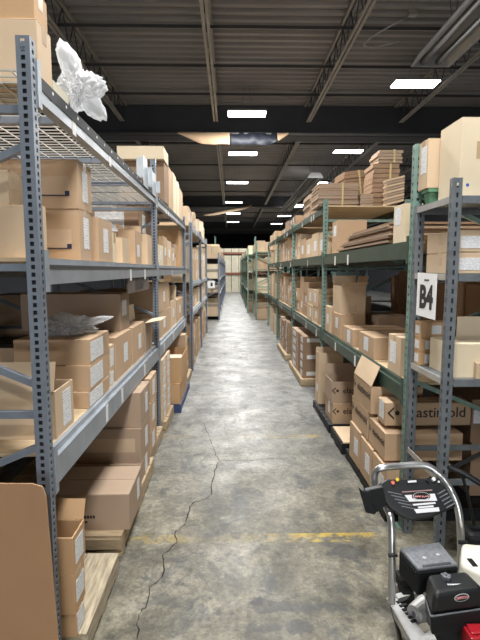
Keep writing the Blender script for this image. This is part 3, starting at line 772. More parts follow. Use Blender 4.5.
# bay 2 middle shelf
for q in ((157.5, 163, 244, 'cream', 'cream carton just past the second left post, middle shelf'), (163.2, 167, 236, 'tan', 'tan carton second past the second left post, middle shelf'),
          (167.2, 171, 240, 'light', 'light carton third past the second left post, middle shelf'), (171.2, 175, 247, 'tan', 'short tan carton fourth past the second left post, middle shelf')):
    ab('L', -0.79, L2, *q[:3], 0.14, q[3], q[4], lab=(0.5, 0.5, 0.12, 0.1))
o = carton(-1.62, -0.80, 7.18, 7.66, L2 + 0.001, 2.36, 'orange', 'large orange-brown carton with dark print at the far end of the middle shelf', side='L')
text_mesh('U', 0.28, M_inkb, facing((-1.02, 7.178, 2.08), (0, -1, 0)), 'printed_mark', o, bold=0.01)
# bay 1 lower shelf
a = ab('L', -0.80, L1, 54, 73, 392, 0.33, 'light', 'open light carton with raised flap and label on the lower left shelf', opn={'n': -15, 'l': 6, 'len': 0.55}, lab=(0.62, 0.5, 0.11, 0.17))
ab('L', -1.30, L1, 0, 28, 380, 0.5, 'light', 'open light carton at the left edge seen through the frame, lower shelf', opn={'f': 25, 'r': 40, 'len': 0.35})
z = L1
for vt, nm in ((392.5, 'bottom'), (366, 'middle'), (340, 'top')):
    o, z = ab('L', -0.79, z, 89, 109, vt, 0.42 if nm == 'top' else 0.28, 'tan', 'flat carton with big white label, %s of the three stacked on lower shelf' % nm, lab=(0.34, 0.5, 0.26, 0.11), tape=False)
    if nm == 'top': ztop3 = ab.last
z = L1
for vt, nm in ((372, 'lower'), (346, 'upper')):
    o, z = ab('L', -0.80, z, 109.6, 113.8, vt, 0.3, 'light', 'small labelled carton just beyond the three flat cartons, %s one' % nm, lab=(0.5, 0.5, 0.13, 0.12), tape=False)
a = ab('L', -0.80, L1, 115, 131, 338, 0.35, 'tan', 'square carton under the long dull box, lower left shelf', lab=(0.62, 0.5, 0.13, 0.14))
ab('L', -0.84, a[1], 120, 129, 294, 0.75, 'dull', 'long dull brown box lying on the square carton, lower left shelf', lab=(0.4, 0.6, 0.15, 0.12))
ab('L', -0.80, L1, 132, 144, 328, 0.28, 'tan', 'tan carton with label halfway along the lower left shelf', lab=(0.6, 0.5, 0.12, 0.13))
ab('L', -1.0, L1, 129.5, 136, 305, 0.35, 'dull', 'tall dull box behind the tan carton on the lower left shelf')
ab('L', -0.80, L1, 145, 152, 323, 0.17, 'dull', 'open carton spreading a white flap into the aisle before the second post', opn={'r': 80, 'l': 4, 'len': 0.9, 'fm': 'cream'})
a = ab('L', -0.80, L1, 157.5, 170, 314, 0.4, 'tan', 'carton just past the second left post on lower shelf, lower of two', lab=(0.5, 0.5, 0.14, 0.12))
ab('L', -0.80, a[1], 158, 169, 284, 0.35, 'tan', 'carton just past the second left post on lower shelf, upper of two', lab=(0.5, 0.5, 0.14, 0.12))
ab('L', -0.80, L1, 170.5, 176, 301, 0.4, 'light', 'open light carton with flap up, far half of the lower left shelf', opn={'n': 20, 'f': 20, 'len': 0.5}, lab=(0.5, 0.5, 0.14, 0.12))
ab('L', -0.80, L1, 176.3, 185.5, 300, 0.5, 'tan', 'long tan carton closing the lower left shelf at its far end', lab=(0.5, 0.5, 0.2, 0.12))
# top shelf
a = ab('L', -0.76, L3, 164, 168, 161, 0.52, 'brown', 'brown carton on the top left shelf under a cream lid box')
ab('L', -0.75, a[1], 163.5, 168.2, 146, 0.52, 'cream', 'cream box lying on the brown carton above the second left post', tape=False)
for q in ((168.4, 172.5, 166, 'tan', 'first'), (172.8, 176, 172, 'cream', 'second'), (176.2, 179.2, 180, 'cream', 'third'), (179.4, 182.5, 188, 'light', 'fourth')):
    ab('L', -0.78, L3, *q[:3], 0.4, q[3], '%s carton, %s behind the cream lid box on the top left shelf' % (WORD[q[3]], q[4]))

# ---- pallets
def pallet(x0, x1, y0, y1, h, m, label, name='pallet', group='wooden pallets', along=False):
    t = thing(name, label, 'pallet', ((x0 + x1) / 2, (y0 + y1) / 2, 0), group)
    n = 7; g = (y1 - y0) / n
    if along:
        n = 0; g = (x1 - x0) / 6
        for i in range(6):
            b = MB(); b.box(x0 + i * g + 0.006, x0 + (i + 1) * g, y0, y1, h - 0.02, h); b.build('deck_slat', m, t, loc=(x0 + i * g, (y0 + y1) / 2, h))
    for i in range(n):
        b = MB(); b.box(x0, x1, y0 + i * g + 0.008, y0 + (i + 1) * g - 0.008, h - 0.018, h); b.build('deck_slat', m, t, loc=((x0 + x1) / 2, y0 + i * g, h))
    for xx in (x0 + 0.02, (x0 + x1) / 2, x1 - 0.02):
        b = MB(); b.box(xx - 0.02, xx + 0.02, y0 + 0.024, y1 - 0.004, 0.02, h - 0.019); b.build('stringer', m, t, loc=(xx, (y0 + y1) / 2, 0))
    b = MB(); b.box(x0, x1, y0 + 0.001, y0 + 0.022, max(0.02, h - 0.085), h - 0.019); b.build('end_board', m, t, loc=((x0 + x1) / 2, y0, h))
    for q in (0.04, 0.5, 0.96):
        yy = y0 + (y1 - y0) * q; b = MB(); b.box(x0, x1, max(y0, yy - 0.05), min(y1, yy + 0.05), 0.001, 0.019); b.build('bottom_slat', m, t, loc=((x0 + x1) / 2, yy, 0))
    return t
pallet(-1.75, -0.655, 1.93, 2.53, 0.12, M_wood2, 'worn wooden pallet under the three orange-brown cartons, front left', along=True)
pallet(-1.70, -0.675, 2.68, 3.9, 0.13, M_wood, 'wooden pallet under the dull brown box, left side')
pallet(-1.70, -0.72, 4.0, 4.73, 0.12, M_wood, 'wooden pallet under the tan labelled stack before the second left post')
pallet(-1.70, -0.70, 4.85, 5.5, 0.12, M_wood, 'wooden pallet carrying the column of small labelled cartons, left side')
pallet(-1.70, -0.62, 5.55, 6.75, 0.10, M_blue, 'blue painted pallet further along the left floor')
pallet(-1.70, -0.66, 6.8, 7.6, 0.11, M_wood, 'last wooden pallet under the first left rack')
# near three cartons
z = 0.12
for vt, nm, sh in ((622, 'bottom', 'orange'), (578, 'middle', 'orange')):
    o, z = ab('L', -0.69, z, 73, 84.5, vt, 0.30, sh, 'orange-brown labelled carton, %s of the three by the near left post' % nm, lab=(0.5, 0.5, 0.10, 0.10), tape=True)
ab('L', -0.69, z, 73, 84.5, 538, 0.30, 'orange', 'open orange-brown carton topmost of three by the near left post', lab=(0.5, 0.5, 0.10, 0.11), opn={'l': -35, 'f': 25, 'len': 0.6})
# big dull boxes
FB = []
p = on_x(132, 488, -0.636)
o = carton(-1.13, -0.64, 2.75, 3.17, 0.131, p.z, 'dull', 'large dull brown box with small dark print standing on the left floor pallet', side='L', lab=(0.7, 0.55, 0.08, 0.13), tape=False)
q = MB(); zz = p.z - 0.16; xx = -0.94
q.box(xx - 0.085, xx - 0.045, 2.7485, 2.75, zz, zz + 0.03)
for k in range(7): q.box(xx - 0.035 + k * 0.018, xx - 0.022 + k * 0.018, 2.7485, 2.75, zz + 0.006, zz + 0.024)
for k in range(4): q.box(xx - 0.03 + k * 0.018, xx - 0.016 + k * 0.018, 2.7485, 2.75, zz - 0.024, zz - 0.012)
q.build('printed_mark', M_inkb, o, loc=(xx, 2.749, zz))
z = 0.13
for vt, nm, dp in ((465, 'lowest', 0.62), (429, 'middle', 0.62), (393, 'topmost', 0.55)):
    o, z = ab('L', -0.69, z, 140.5, 149.5, vt, dp, 'dull', 'dull brown box on the left floor, %s of the stack behind the large box' % nm, lab=(0.6, 0.5, 0.1, 0.15), tape=nm != 'middle', patch=(nm == 'middle'))
z = 0.12
for vt, nm in ((433, 'lowest'), (404, 'middle'), (379, 'upper')):
    o, z = ab('L', -0.71, z, 150, 156.5, vt, 0.6, 'tan', 'tan labelled box on the floor before the second left post, %s of its stack' % nm, lab=(0.5, 0.5, 0.12, 0.14))
# column of small labelled cartons
for c in range(2):
    z = 0.122
    for r in range(7):
        y0 = 4.85 + c * 0.33
        carton(-0.735 - 0.34, -0.735, y0, y0 + 0.31, z, z + 0.095, 'light', 'small labelled carton past the second left post, %s row up in the %s column' % (ORD[r], ('nearer', 'farther')[c]), side='L',
               group='small labelled cartons stacked by the second left post', lab=(0.5, 0.5, 0.16, 0.07), tape=False)
        z += 0.096
ab('L', -0.63, 0.101, 180, 187, 384, 0.36, 'orange', 'closed orange-brown carton on the blue pallet')
ab('L', -0.62, ab.last[5], 181, 187.5, 358, 0.36, 'orange', 'open orange-brown carton stacked on another above the blue pallet', opn={'n': -84, 'len': 0.4, 'fm': 'cream'})

# ================================================================== automatic rows of cartons
SH = ['tan', 'tan', 'light', 'dull', 'light', 'tan', 'light', 'cream', 'orange']
def fill(side, X, z, zmax, y0, y1, where, seed, wr=(0.22, 0.42), hr=(0.14, 0.3), depth=(0.3, 0.6), fill_frac=0.85, shades=None, labp=0.7, minf=0.5, detail=None):
    """a row of stacked cartons along a shelf; where = words that name the shelf"""
    r = random.Random(seed); y = y0 + 0.02; n = 0; cat_n = 0
    while y < y1 - 0.15:
        wd = r.uniform(*wr); wd = min(wd, y1 - y - 0.02)
        if wd < 0.13: break
        top = z + (zmax - z) * r.uniform(minf, fill_frac); zz = z; dp = r.uniform(*depth); sh = r.choice(shades or SH)
        bb = (X - dp, X, y, y + wd, z, top) if side == 'L' else (X, X + dp, y, y + wd, z, top)
        if hits(bb): y += 0.06; continue
        tiers = []
        h = r.uniform(*hr)
        k = max(1, round((top - z) / h)); h = (top - z) / k
        xo = r.uniform(0, 0.03)
        for t in range(k):
            off = xo + r.uniform(0, 0.015)
            x0, x1 = (X - off - dp, X - off) if side == 'L' else (X + off, X + off + dp)
            tn = '' if k == 1 else (', bottom' if t == 0 else (', topmost' if t == k - 1 else (', %s up' % ORD[t])))
            det = (y < 9.5) if detail is None else detail
            carton(x0, x1, y, y + wd - 0.008, zz + 0.001, zz + h, sh, '%s carton, %s on %s%s' % (WORD[sh], ORD[min(n, 15)], where, tn), side=side,
                   lab=(r.uniform(0.35, 0.65), 0.5, r.uniform(0.09, 0.16), r.uniform(0.08, 0.14)) if r.random() < labp and y < 13 else None, detail=det, tape=det and r.random() < 0.7)
            zz += h
        n += 1; y += wd + r.uniform(0.0, 0.05)
# left rack 1
fill('L', -0.80, L2, L3 - 0.14, 6.45, 7.1, 'the middle shelf before the large far-end carton', 5)
fill('L', -0.68, 0.112, 0.83, 6.82, 7.55, 'the last pallet of the near left rack', 8, fill_frac=0.95)
# left rack 2
for bi in range(2):
    bn = ('first', 'second')[bi]
    ya, yb = LB[bi] + 0.07, LB[bi + 1] - 0.02
    fill('L', -0.68, 0.002, 0.95, ya, yb, 'the floor, %s middle-distance left bay' % bn, 20 + bi, hr=(0.2, 0.35), minf=0.7, shades=['tan', 'orange', 'tan', 'dull'])
    fill('L', -0.69, 1.05, 1.46, ya, yb, 'the lower shelf, %s middle-distance left bay' % bn, 30 + bi, minf=0.6, wr=(0.2, 0.35))
    fill('L', -0.69, 1.55, 2.42, ya, yb, 'the middle shelf, %s middle-distance left bay' % bn, 40 + bi, hr=(0.2, 0.4), wr=(0.25, 0.45), minf=0.65, shades=['light', 'tan', 'cream', 'light'])
    fill('L', -0.70, 2.52, 3.05, ya, yb, 'the top shelf, %s middle-distance left bay' % bn, 50 + bi, hr=(0.25, 0.45), wr=(0.35, 0.5), minf=0.5, shades=['light', 'tan', 'cream'])
# first bay of the far racks; the camera sees their near ends face-on
def endface(X0, X1, z, zmax, y, where, seed, shades, k=(2, 3)):
    r = random.Random(seed); n = r.randint(*k); wd = (X1 - X0) / n
    for i in range(n):
        top = z + (zmax - z) * r.uniform(0.6, 0.95); kk = r.randint(1, 2); h = (top - z) / kk; sh = r.choice(shades)
        for t in range(kk):
            bb = (X0 + i * wd, X0 + (i + 1) * wd - 0.01, y, y + 0.5, z + t * h + 0.001, z + (t + 1) * h)
            if hits(bb): continue
            carton(*bb, sh, '%s carton, %s from aisle, %s%s' % (WORD[sh], ORD[i if X0 > 0 else n - 1 - i], where, '' if kk == 1 else (', lower' if t == 0 else ', upper')), detail=False, tape=False)
for li, (z, zm, nm) in enumerate(((0.12, 0.85, 'lowest shelf'), (0.95, 1.35, 'second shelf'), (1.45, 2.05, 'third shelf'), (2.15, 2.85, 'top'))):
    endface(-1.2, -0.42, z, zm, 16.28, 'far left rack end, ' + nm, 70 + li, ['light', 'cream', 'light'])
for li, (z, zm, nm) in enumerate(((0.002, 0.7, 'floor level'), (0.95, 1.6, 'lower shelf'), (1.72, 2.28, 'middle shelf'), (2.4, 2.8, 'top shelf'))):
    endface(0.9, 1.8, z, zm, 16.32, 'far right rack end, ' + nm, 90 + li, ['light', 'cream', 'tan'])
# everything beyond: countless slivers, one object per side
FARM = [CARD['tan'], CARD['light'], CARD['cream'], CARD['pale']]
far_b = MB(); far_m = []
def far_box(x0, x1, y0, y1, z0, z1, mi):
    far_b.box(x0, x1, y0, y1, z0, z1); far_m.extend([mi] * 6)
def far_stuff(side, X, zs, ya, yb, seed, pick=(0, 1, 2)):
    r = random.Random(seed)
    for (z, zm) in zs:
        y = ya
        while y < yb - 0.6:
            wd = r.uniform(0.35, 0.6); top = z + (zm - z) * r.uniform(0.55, 0.95); dp = r.uniform(0.4, 0.8)
            x0, x1 = (X - dp, X) if side == 'L' else (X, X + dp)
            if not any(abs(y - q) < 0.12 or abs(y + wd - q) < 0.12 or (y < q < y + wd) for q in LCY + RFY + [11.6, 14.5]):
                k = r.choice((1, 1, 2)); h = (top - z) / k; mi = r.choice(pick)
                for t in range(k): far_box(x0, x1, y, y + wd - 0.02, z + 0.002 + t * h, z + (t + 1) * h - 0.004, mi)
            y += wd
far_stuff('L', -0.45, [(0.12, 0.85), (0.95, 1.35), (1.45, 2.05), (2.15, 2.8)], 16.9, 34.1, 5)
far_stuff('R', 0.90, [(0, 0.8), (0.95, 1.6), (1.72, 2.28), (2.4, 2.85)], 16.95, 18.7, 6)
far_stuff('R', 0.72, [(0, 0.8), (0.95, 1.6), (1.72, 2.28), (2.4, 2.8)], 18.95, 33.3, 9)
far_stuff('R', 1.19, [(0, 0.8), (1.0, 1.7), (1.94, 2.42), (2.55, 2.85)], 11.7, 14.45, 19)
for (z, hh) in ((0.0, 0.27), (1.551, 0.27), (3.151, 0.3)):
    for r_ in range(5 if z < 3 else 1):
        for c in range(5):
            x0 = -1.15 + c * 0.6
            far_box(x0, x0 + 0.56, 37.07, 37.6, z + r_ * hh + 0.001, z + (r_ + 1) * hh - 0.004, 3)
o = far_b.build('far_cartons', FARM[0]); o['kind'] = 'stuff'
tag(o, 'countless distant cartons on the racks towards the far end of the aisle', 'boxes')
for m_ in FARM[1:]: o.data.materials.append(m_)
for p_, mi in zip(o.data.polygons, far_m): p_.material_index = mi

# ================================================================== RIGHT RACK (from the photograph)
XR = 1.19
# floor: printed cartons
pallet(1.07, 2.1, 3.04, 4.16, 0.09, M_blackr, 'black plastic pallet under the printed cartons, right side', group='black pallets')
z = 0.091
bt = []
for (un, uf, vt, nm) in ((360, 350, 433, 'farthest of three'), (372, 360.5, 450, 'middle of three'), (392, 372.7, 476, 'nearest of three')):
    o, z1 = ab('R', 1.065, 0.091, un, uf, vt, 0.34, 'tan', 'bottom-row carton beside the black pallet edge, %s' % nm, lab=(0.35, 0.5, 0.12, 0.14))
    bt.append(z1)
zb = max(bt) + 0.001
def printed(un, uf, vt, zs, dp, label, **kw):
    o, z1 = ab('R', kw.pop('X', 1.08), zs, un, uf, vt, dp, kw.pop('sh', 'tan'), label, **kw)
    x0, x1, y0, y1, za, zb_ = ab.last
    L_ = y1 - y0; s = L_ / 5.6
    mark(o, '-x', (x0, (y0 + y1) / 2, za + (zb_ - za) * 0.62), s)
    return o, z1
o, za_ = printed(368.5, 352, 412, zb, 0.5, 'printed carton in the middle row, below the open flapped one', tape=False)
o, zb2 = printed(385.5, 369.2, 434, zb, 0.55, 'printed carton in the middle row, nearest the green post', tape=False)
printed(371.5, 354, 387, max(za_, zb2), 0.4, 'open printed carton with tilted flap atop the right floor stack', X=1.08, opn={'l': -22, 'len': 0.42, 'fm': 'light'})
print('G', za_, zb2)
o, z1 = ab('R', 1.10, max(za_, zb2), 385.5, 378, 403, 0.62, 'tan', 'wide printed carton with white label behind the green post', lab=(0.5, 0.6, 0.1, 0.13))
x0, x1, y0, y1, za, zb_ = ab.last
mark(o, '-y', ((x0 + x1) / 2, y0, (za + zb_) / 2 + 0.01), 0.105)
# dark large boxes deeper in
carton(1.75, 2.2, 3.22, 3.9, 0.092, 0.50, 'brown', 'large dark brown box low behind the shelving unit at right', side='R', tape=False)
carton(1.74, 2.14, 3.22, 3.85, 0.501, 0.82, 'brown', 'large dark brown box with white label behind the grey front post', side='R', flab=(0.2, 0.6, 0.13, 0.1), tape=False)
# open printed group farther on
pallet(1.05, 2.1, 4.22, 4.72, 0.10, M_blackr, 'black pallet lying empty with card on it, right side', group='black pallets')
b = MB(); b.box(1.07, 1.6, 4.24, 4.70, 0.101, 0.112); tag(b.build('cardboard_sheet', CARD['light']), 'flat light cardboard sheet lying on the black pallet at right', 'cardboard')
pallet(1.05, 2.1, 4.80, 5.78, 0.09, M_blackr, 'black pallet under the open printed carton, right side', group='black pallets')
p = on_y(327, 404, 4.83)
o = carton(1.10, 1.55, 4.83, 5.25, 0.091, p.z, 'tan', 'lower printed carton beneath the open one on the right floor', side='R', lab=(0.5, 0.6, 0.1, 0.14), tape=False)
mark(o, '-y', (1.34, 4.83, (0.09 + p.z) / 2 + 0.03), 0.088)
z_ = p.z
p = on_y(325, 382, 4.86)
o = carton(1.09, 1.55, 4.86, 5.24, z_ + 0.001, p.z, 'dull', 'open printed carton facing the camera on the right floor stack', side='R', opn={'f': 4, 'len': 0.33})
mark(o, '-y', (1.34, 4.86, (z_ + p.z) / 2 + 0.02), 0.09)
ab('R', 1.08, 0.091, 319, 313, 353, 0.3, 'light', 'tall open carton behind the printed pair on the right floor', opn={'f': 3, 'len': 0.2}, lab=(0.4, 0.3, 0.12, 0.1))
# labelled stack and its neighbours
pallet(1.05, 2.1, 6.80, 8.3, 0.11, M_wood, 'wooden pallet under the brown labelled stack, right side')
z = 0.111
for r_ in range(5):
    h = 0.128
    carton(1.09, 1.50, 6.88, 7.42, z, z + h - 0.001, 'brown', 'flat brown labelled carton, %s up in the right floor stack' % ORD[r_], side='R', lab=(0.3, 0.5, 0.2, 0.09), flab=(0.45, 0.55, 0.26, 0.06) if r_ in (0, 2, 4) else None, tape=False)
    carton(1.08, 1.50, 7.45, 8.1, z, z + h - 0.001, 'dull', 'dull labelled carton, %s up behind the brown floor stack' % ORD[r_], side='R', lab=(0.5, 0.5, 0.3, 0.08), tape=False)
    z += h
pallet(1.04, 2.1, 8.8, 10.3, 0.11, M_wood, 'wooden pallet under the third right floor stack')
fill('R', 1.08, 0.112, 0.86, 8.9, 10.25, 'the third right floor pallet', 61, wr=(0.4, 0.55), hr=(0.1, 0.15), minf=0.8, shades=['dull', 'brown', 'tan'])
# lower shelf bay 1
ab('R', XR, R1, 401, 388.5, 338, 0.3, 'light', 'tan carton with label beside the near green post, right lower shelf', lab=(0.6, 0.55, 0.12, 0.16))
ab('R', XR, R1, 374, 359, 338, 0.33, 'tan', 'low wide carton with label, second from the near green post', lab=(0.5, 0.55, 0.13, 0.12))
ab('R', XR, R1, 353, 343, 330, 0.55, 'tan', 'low long carton with label, third from the near green post', lab=(0.4, 0.5, 0.13, 0.13))
o, zt = ab('R', XR, R1, 341.5, 332.6, 315, 0.26, 'tan', 'carton carrying the open taped box on the right lower shelf', lab=(0.5, 0.6, 0.13, 0.12))
b0 = ab.last
o, z1 = ab('R', XR + 0.01, zt, 341.2, 333.2, 286, 0.27, 'light', 'open box with spread flaps stacked on another, right lower shelf', opn={'n': 70, 'r': 15, 'f': 10, 'len': 0.4})
x0, x1, y0, y1, za, zb_ = ab.last
for cz in (za + (zb_ - za) * 0.2, zb_ - (zb_ - za) * 0.2):
    sticker(o, '-y', ((x0 + x1) / 2, y0, cz), 0.09, 0.07, M_tapec, 'tape_patch')
ab('R', 1.56, R1, 378, 366, 317, 0.4, 'dull', 'dull box set deep beside the box carrying the open one')
o, z1 = ab('R', XR - 0.01, R1, 330.5, 325.5, 307, 0.11, 'light', 'narrow light carton just before the second right post, lower shelf', lab=(0.5, 0.5, 0.12, 0.12))
x0, x1, y0, y1, za, zb_ = 1.31, 1.60, 5.49, 5.77, R1, 1.60
carton(x0, x1, y0, y1, za + 0.001, zb_, 'dull', 'tall dull box behind the open one carrying a grey tote', side='R')
def tote(x0, x1, y0, y1, z0, z1, m, label):
    t = thing('plastic_tote', label, 'tote', ((x0 + x1) / 2, (y0 + y1) / 2, z0))
    b = MB(); i = 0.012; e = 0.004
    lo = [(x0 + i, y0 + i), (x1 - i, y0 + i), (x1 - i, y1 - i), (x0 + i, y1 - i)]; hi = [(x0, y0), (x1, y0), (x1, y1), (x0, y1)]
    b.add([(*p, z0) for p in lo] + [(*p, z1) for p in hi] + [(p[0] + e * (1 if p[0] < (x0 + x1) / 2 else -1), p[1] + e * (1 if p[1] < (y0 + y1) / 2 else -1), z1) for p in hi] + [(p[0] + e * (1 if p[0] < (x0 + x1) / 2 else -1), p[1] + e * (1 if p[1] < (y0 + y1) / 2 else -1), z0 + e) for p in lo],
          [(3, 2, 1, 0)] + [(k, (k + 1) % 4, 4 + (k + 1) % 4, 4 + k) for k in range(4)] + [(4 + k, 4 + (k + 1) % 4, 8 + (k + 1) % 4, 8 + k) for k in range(4)] + [(8 + k, 8 + (k + 1) % 4, 12 + (k + 1) % 4, 12 + k) for k in range(4)] + [(12, 13, 14, 15)])
    b.build('tote_body', m, t)
    b = MB(); b.box(x0 - 0.008, x1 + 0.008, y0 - 0.008, y0, z1 - 0.02, z1); b.box(x0 - 0.008, x1 + 0.008, y1, y1 + 0.008, z1 - 0.02, z1)
    b.box(x0 - 0.008, x0, y0, y1, z1 - 0.02, z1); b.box(x1, x1 + 0.008, y0, y1, z1 - 0.02, z1); b.build('rim', m, t)
    REG.append((x0, x1, y0, y1, z0, z1)); return t
tt = tote(x0 - 0.06, x0 + 0.22, y0 + 0.03, y1 - 0.02, zb_ + 0.001, zb_ + 0.13, M_bluet, 'small grey-green plastic tote on the tall dull box, right rack')
sticker(tt, '-y', (x0 + 0.15, y0 + 0.034, zb_ + 0.07), 0.07, 0.03, M_paper, 'tote_label')
# deeper rows of dark cartons in the near right bay
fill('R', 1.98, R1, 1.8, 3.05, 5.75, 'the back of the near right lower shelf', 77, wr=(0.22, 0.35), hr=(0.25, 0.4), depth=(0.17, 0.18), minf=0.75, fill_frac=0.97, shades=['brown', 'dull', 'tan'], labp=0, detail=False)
# middle shelf bay 1: flattened cartons
fc = []
for k in range(10):
    z = R2 + 0.001 + k * 0.017
    r = random.Random(k)
    b = MB(); dx = r.uniform(-0.02, 0.03); ya, yb = 3.46 + r.uniform(0, 0.06), 5.25 - 0.07 * k + r.uniform(-0.03, 0.03)
    hump = lambda y: 0.0
    b.box(1.19 + dx, 2.02 + dx, ya, yb, z, z + 0.006); b.box(1.19 + dx, 2.02 + dx, ya, yb, z + 0.008, z + 0.014); b.box(1.21 + dx, 2.0 + dx, ya + 0.02, yb - 0.02, z + 0.005, z + 0.009)
    o = b.build('flattened_carton', CARD['dull' if k % 3 else 'brown'], loc=(1.6, 4.3, z))
    tag(o, 'flattened carton lying on the middle right shelf, %s from the bottom of the pile' % ORD[k], 'cardboard', 'flattened cartons on the middle right shelf')
REG.append((1.17, 2.06, 3.43, 5.27, R2, R2 + 0.18))
ab('R', XR, R2, 404.5, 394, 203, 0.13, 'cream', 'tall narrow cream box upright beside the near green post', lab=(0.6, 0.7, 0.1, 0.12))
b = ab.last
o, z1 = ab('R', XR + 0.02, R2, 338, 332.5, 220, 0.33, 'tan', 'tan box past the flattened cartons with papers beside it', flab=None, lab=(0.5, 0.7, 0.14, 0.12))
for q in ((325, 319, 231, 'light', 'first'), (318.7, 312, 232, 'light', 'second'), (311.7, 306, 238, 'light', 'third'), (305.7, 300, 238, 'tan', 'fourth')):
    ab('R', XR, R2, *q[:3], 0.33, q[3], '%s carton, %s past the second right post on the middle shelf' % (WORD[q[3]], q[4]), lab=(0.5, 0.45, 0.2, 0.14))
# remaining bays
names = ['near', 'second', 'third', 'fourth']
for bi in range(1, 3):
    ya, yb = RY[bi] + 0.07, RY[bi + 1] - 0.02
    fill('R', XR, R1, 1.80, ya, yb, 'the lower shelf, %s right bay' % names[bi], 100 + bi, wr=(0.3, 0.5), hr=(0.2, 0.32), minf=0.45, fill_frac=0.8)
    fill('R', XR, R2, 2.44, ya, yb, 'the middle shelf, %s right bay' % names[bi], 120 + bi, wr=(0.3, 0.5), hr=(0.1, 0.16) if bi == 2 else (0.2, 0.3), minf=0.7, fill_frac=0.97, shades=['cream', 'light', 'tan'])
    if bi > 1: fill('R', XR, R3, 2.85, ya, yb, 'the top, %s right bay' % names[bi], 140 + bi, wr=(0.4, 0.6), hr=(0.1, 0.2), minf=0.4, fill_frac=0.9, shades=['dull', 'brown', 'tan'])
# top deck of the second right bay: bundles of flattened cartons
def bundle(x0, x1, y0, y1, z0, z1, n, shade, label, strap=True, tilt=(0, 0, 0), lean=0.0):
    t = thing('cardboard_bundle', label, 'cardboard', ((x0 + x1) / 2, (y0 + y1) / 2, z0), 'bundles of flattened cartons on the top deck')
    r = random.Random(sum(map(ord, label))); h = (z1 - z0) / n; b = MB()
    for i in range(n):
        a = r.uniform(-0.012, 0.012); c = r.uniform(-0.012, 0.012); g = lean * i * h
        b.box(x0 + a + g, x1 + a + g, y0 + c, y1 + c, z0 + i * h + h * 0.12, z0 + (i + 1) * h)
        b.box(x0 + 0.03 + g, x1 - 0.03 + g, y0 + 0.03, y1 - 0.03, z0 + i * h, z0 + i * h + h * 0.2)
    o = b.build('card_sheets', CARD[shade], t)
    if strap:
        b = MB(); xm = (x0 + x1) / 2 + 0.05; e = 0.016; g = lean * (z1 - z0)
        b.box(xm - 0.012, xm + 0.012, y0 - e, y0 - e + 0.003, z0, z1 + 0.006); b.box(xm - 0.012, xm + 0.012, y0 - e, y1 + e, z1 + 0.003, z1 + 0.006); b.box(xm - 0.012, xm + 0.012, y1 + e - 0.003, y1 + e, z0, z1 + 0.006)
        b.build('strap', mat('yellowish_strap', (0.55, 0.45, 0.22), 0.4), t)
    t.rotation_euler = tuple(math.radians(q) for q in tilt)
    return t
Y0 = 5.92
def xz(u, v, y): p = on_y(u, v, y); return p.x, p.z
zA = xz(319, 183, Y0)[1]
bundle(xz(318.5, 200, Y0)[0], xz(358, 200, Y0)[0], Y0, Y0 + 0.5, R3 + 0.002, zA, 13, 'dull', 'long strapped bundle of flat cartons at the front of the top right deck')
bundle(1.19, 1.55, 7.1, 7.7, R3 + 0.002, xz(300, 197, 7.4)[1], 9, 'dull', 'smaller bundle of flat cartons behind the long strapped one, top deck')
b_ = bundle(1.62, 1.94, 6.6, 7.05, R3 + 0.03, R3 + 0.58, 11, 'brown', 'dark tilted bundle of folded cartons behind the long strapped one', tilt=(0, -7, 5), strap=True)
xa, xb = xz(367, 190, 6.3)[0], xz(392, 190, 6.3)[0]
zE = xz(380, 168, 6.3)[1]
bundle(xa, xb, 6.05, 6.45, R3 + 0.002, zE, 9, 'brown', 'tall dark bundle of folded cartons carrying another on the top deck', strap=True)
bundle(xa + 0.06, xb + 0.03, 6.05, 6.4, zE + 0.008, xz(380, 155, 6.3)[1], 4, 'dull', 'small dull bundle on the tall dark bundle', strap=True)
xc = xz(383, 190, 5.9)[0]
bundle(xz(360, 190, 5.95)[0], xa - 0.03, 5.9, 6.3, R3 + 0.002, R3 + 0.15, 5, 'dull', 'low short bundle between the long strapped bundle and the tall one', strap=False)
b = MB(); pq = xz(372, 203, 5.85)
b.box(1.72, 2.02, 5.87, 6.02, R3 + 0.155, R3 + 0.170) if False else None
for k in range(9):
    bb = MB(); x_ = xc + 0.012; zq = R3 + 0.003 + k * 0.036
    M = Matrix.Translation((x_ + 0.02, 5.88, zq)) @ Matrix.Rotation(math.radians(-14), 4, 'Y')
    bb.box(0.01 * (k % 2), 0.24, 0, 0.12, 0, 0.028, M)
    o = bb.build('flattened_carton', CARD['dull' if k % 2 else 'light'], loc=(x_, 5.9, zq))
    tag(o, 'slanted flattened carton on the top right deck, %s from the bottom of the pile' % ORD[k], 'cardboard', 'slanting pile of flattened cartons on the top deck')

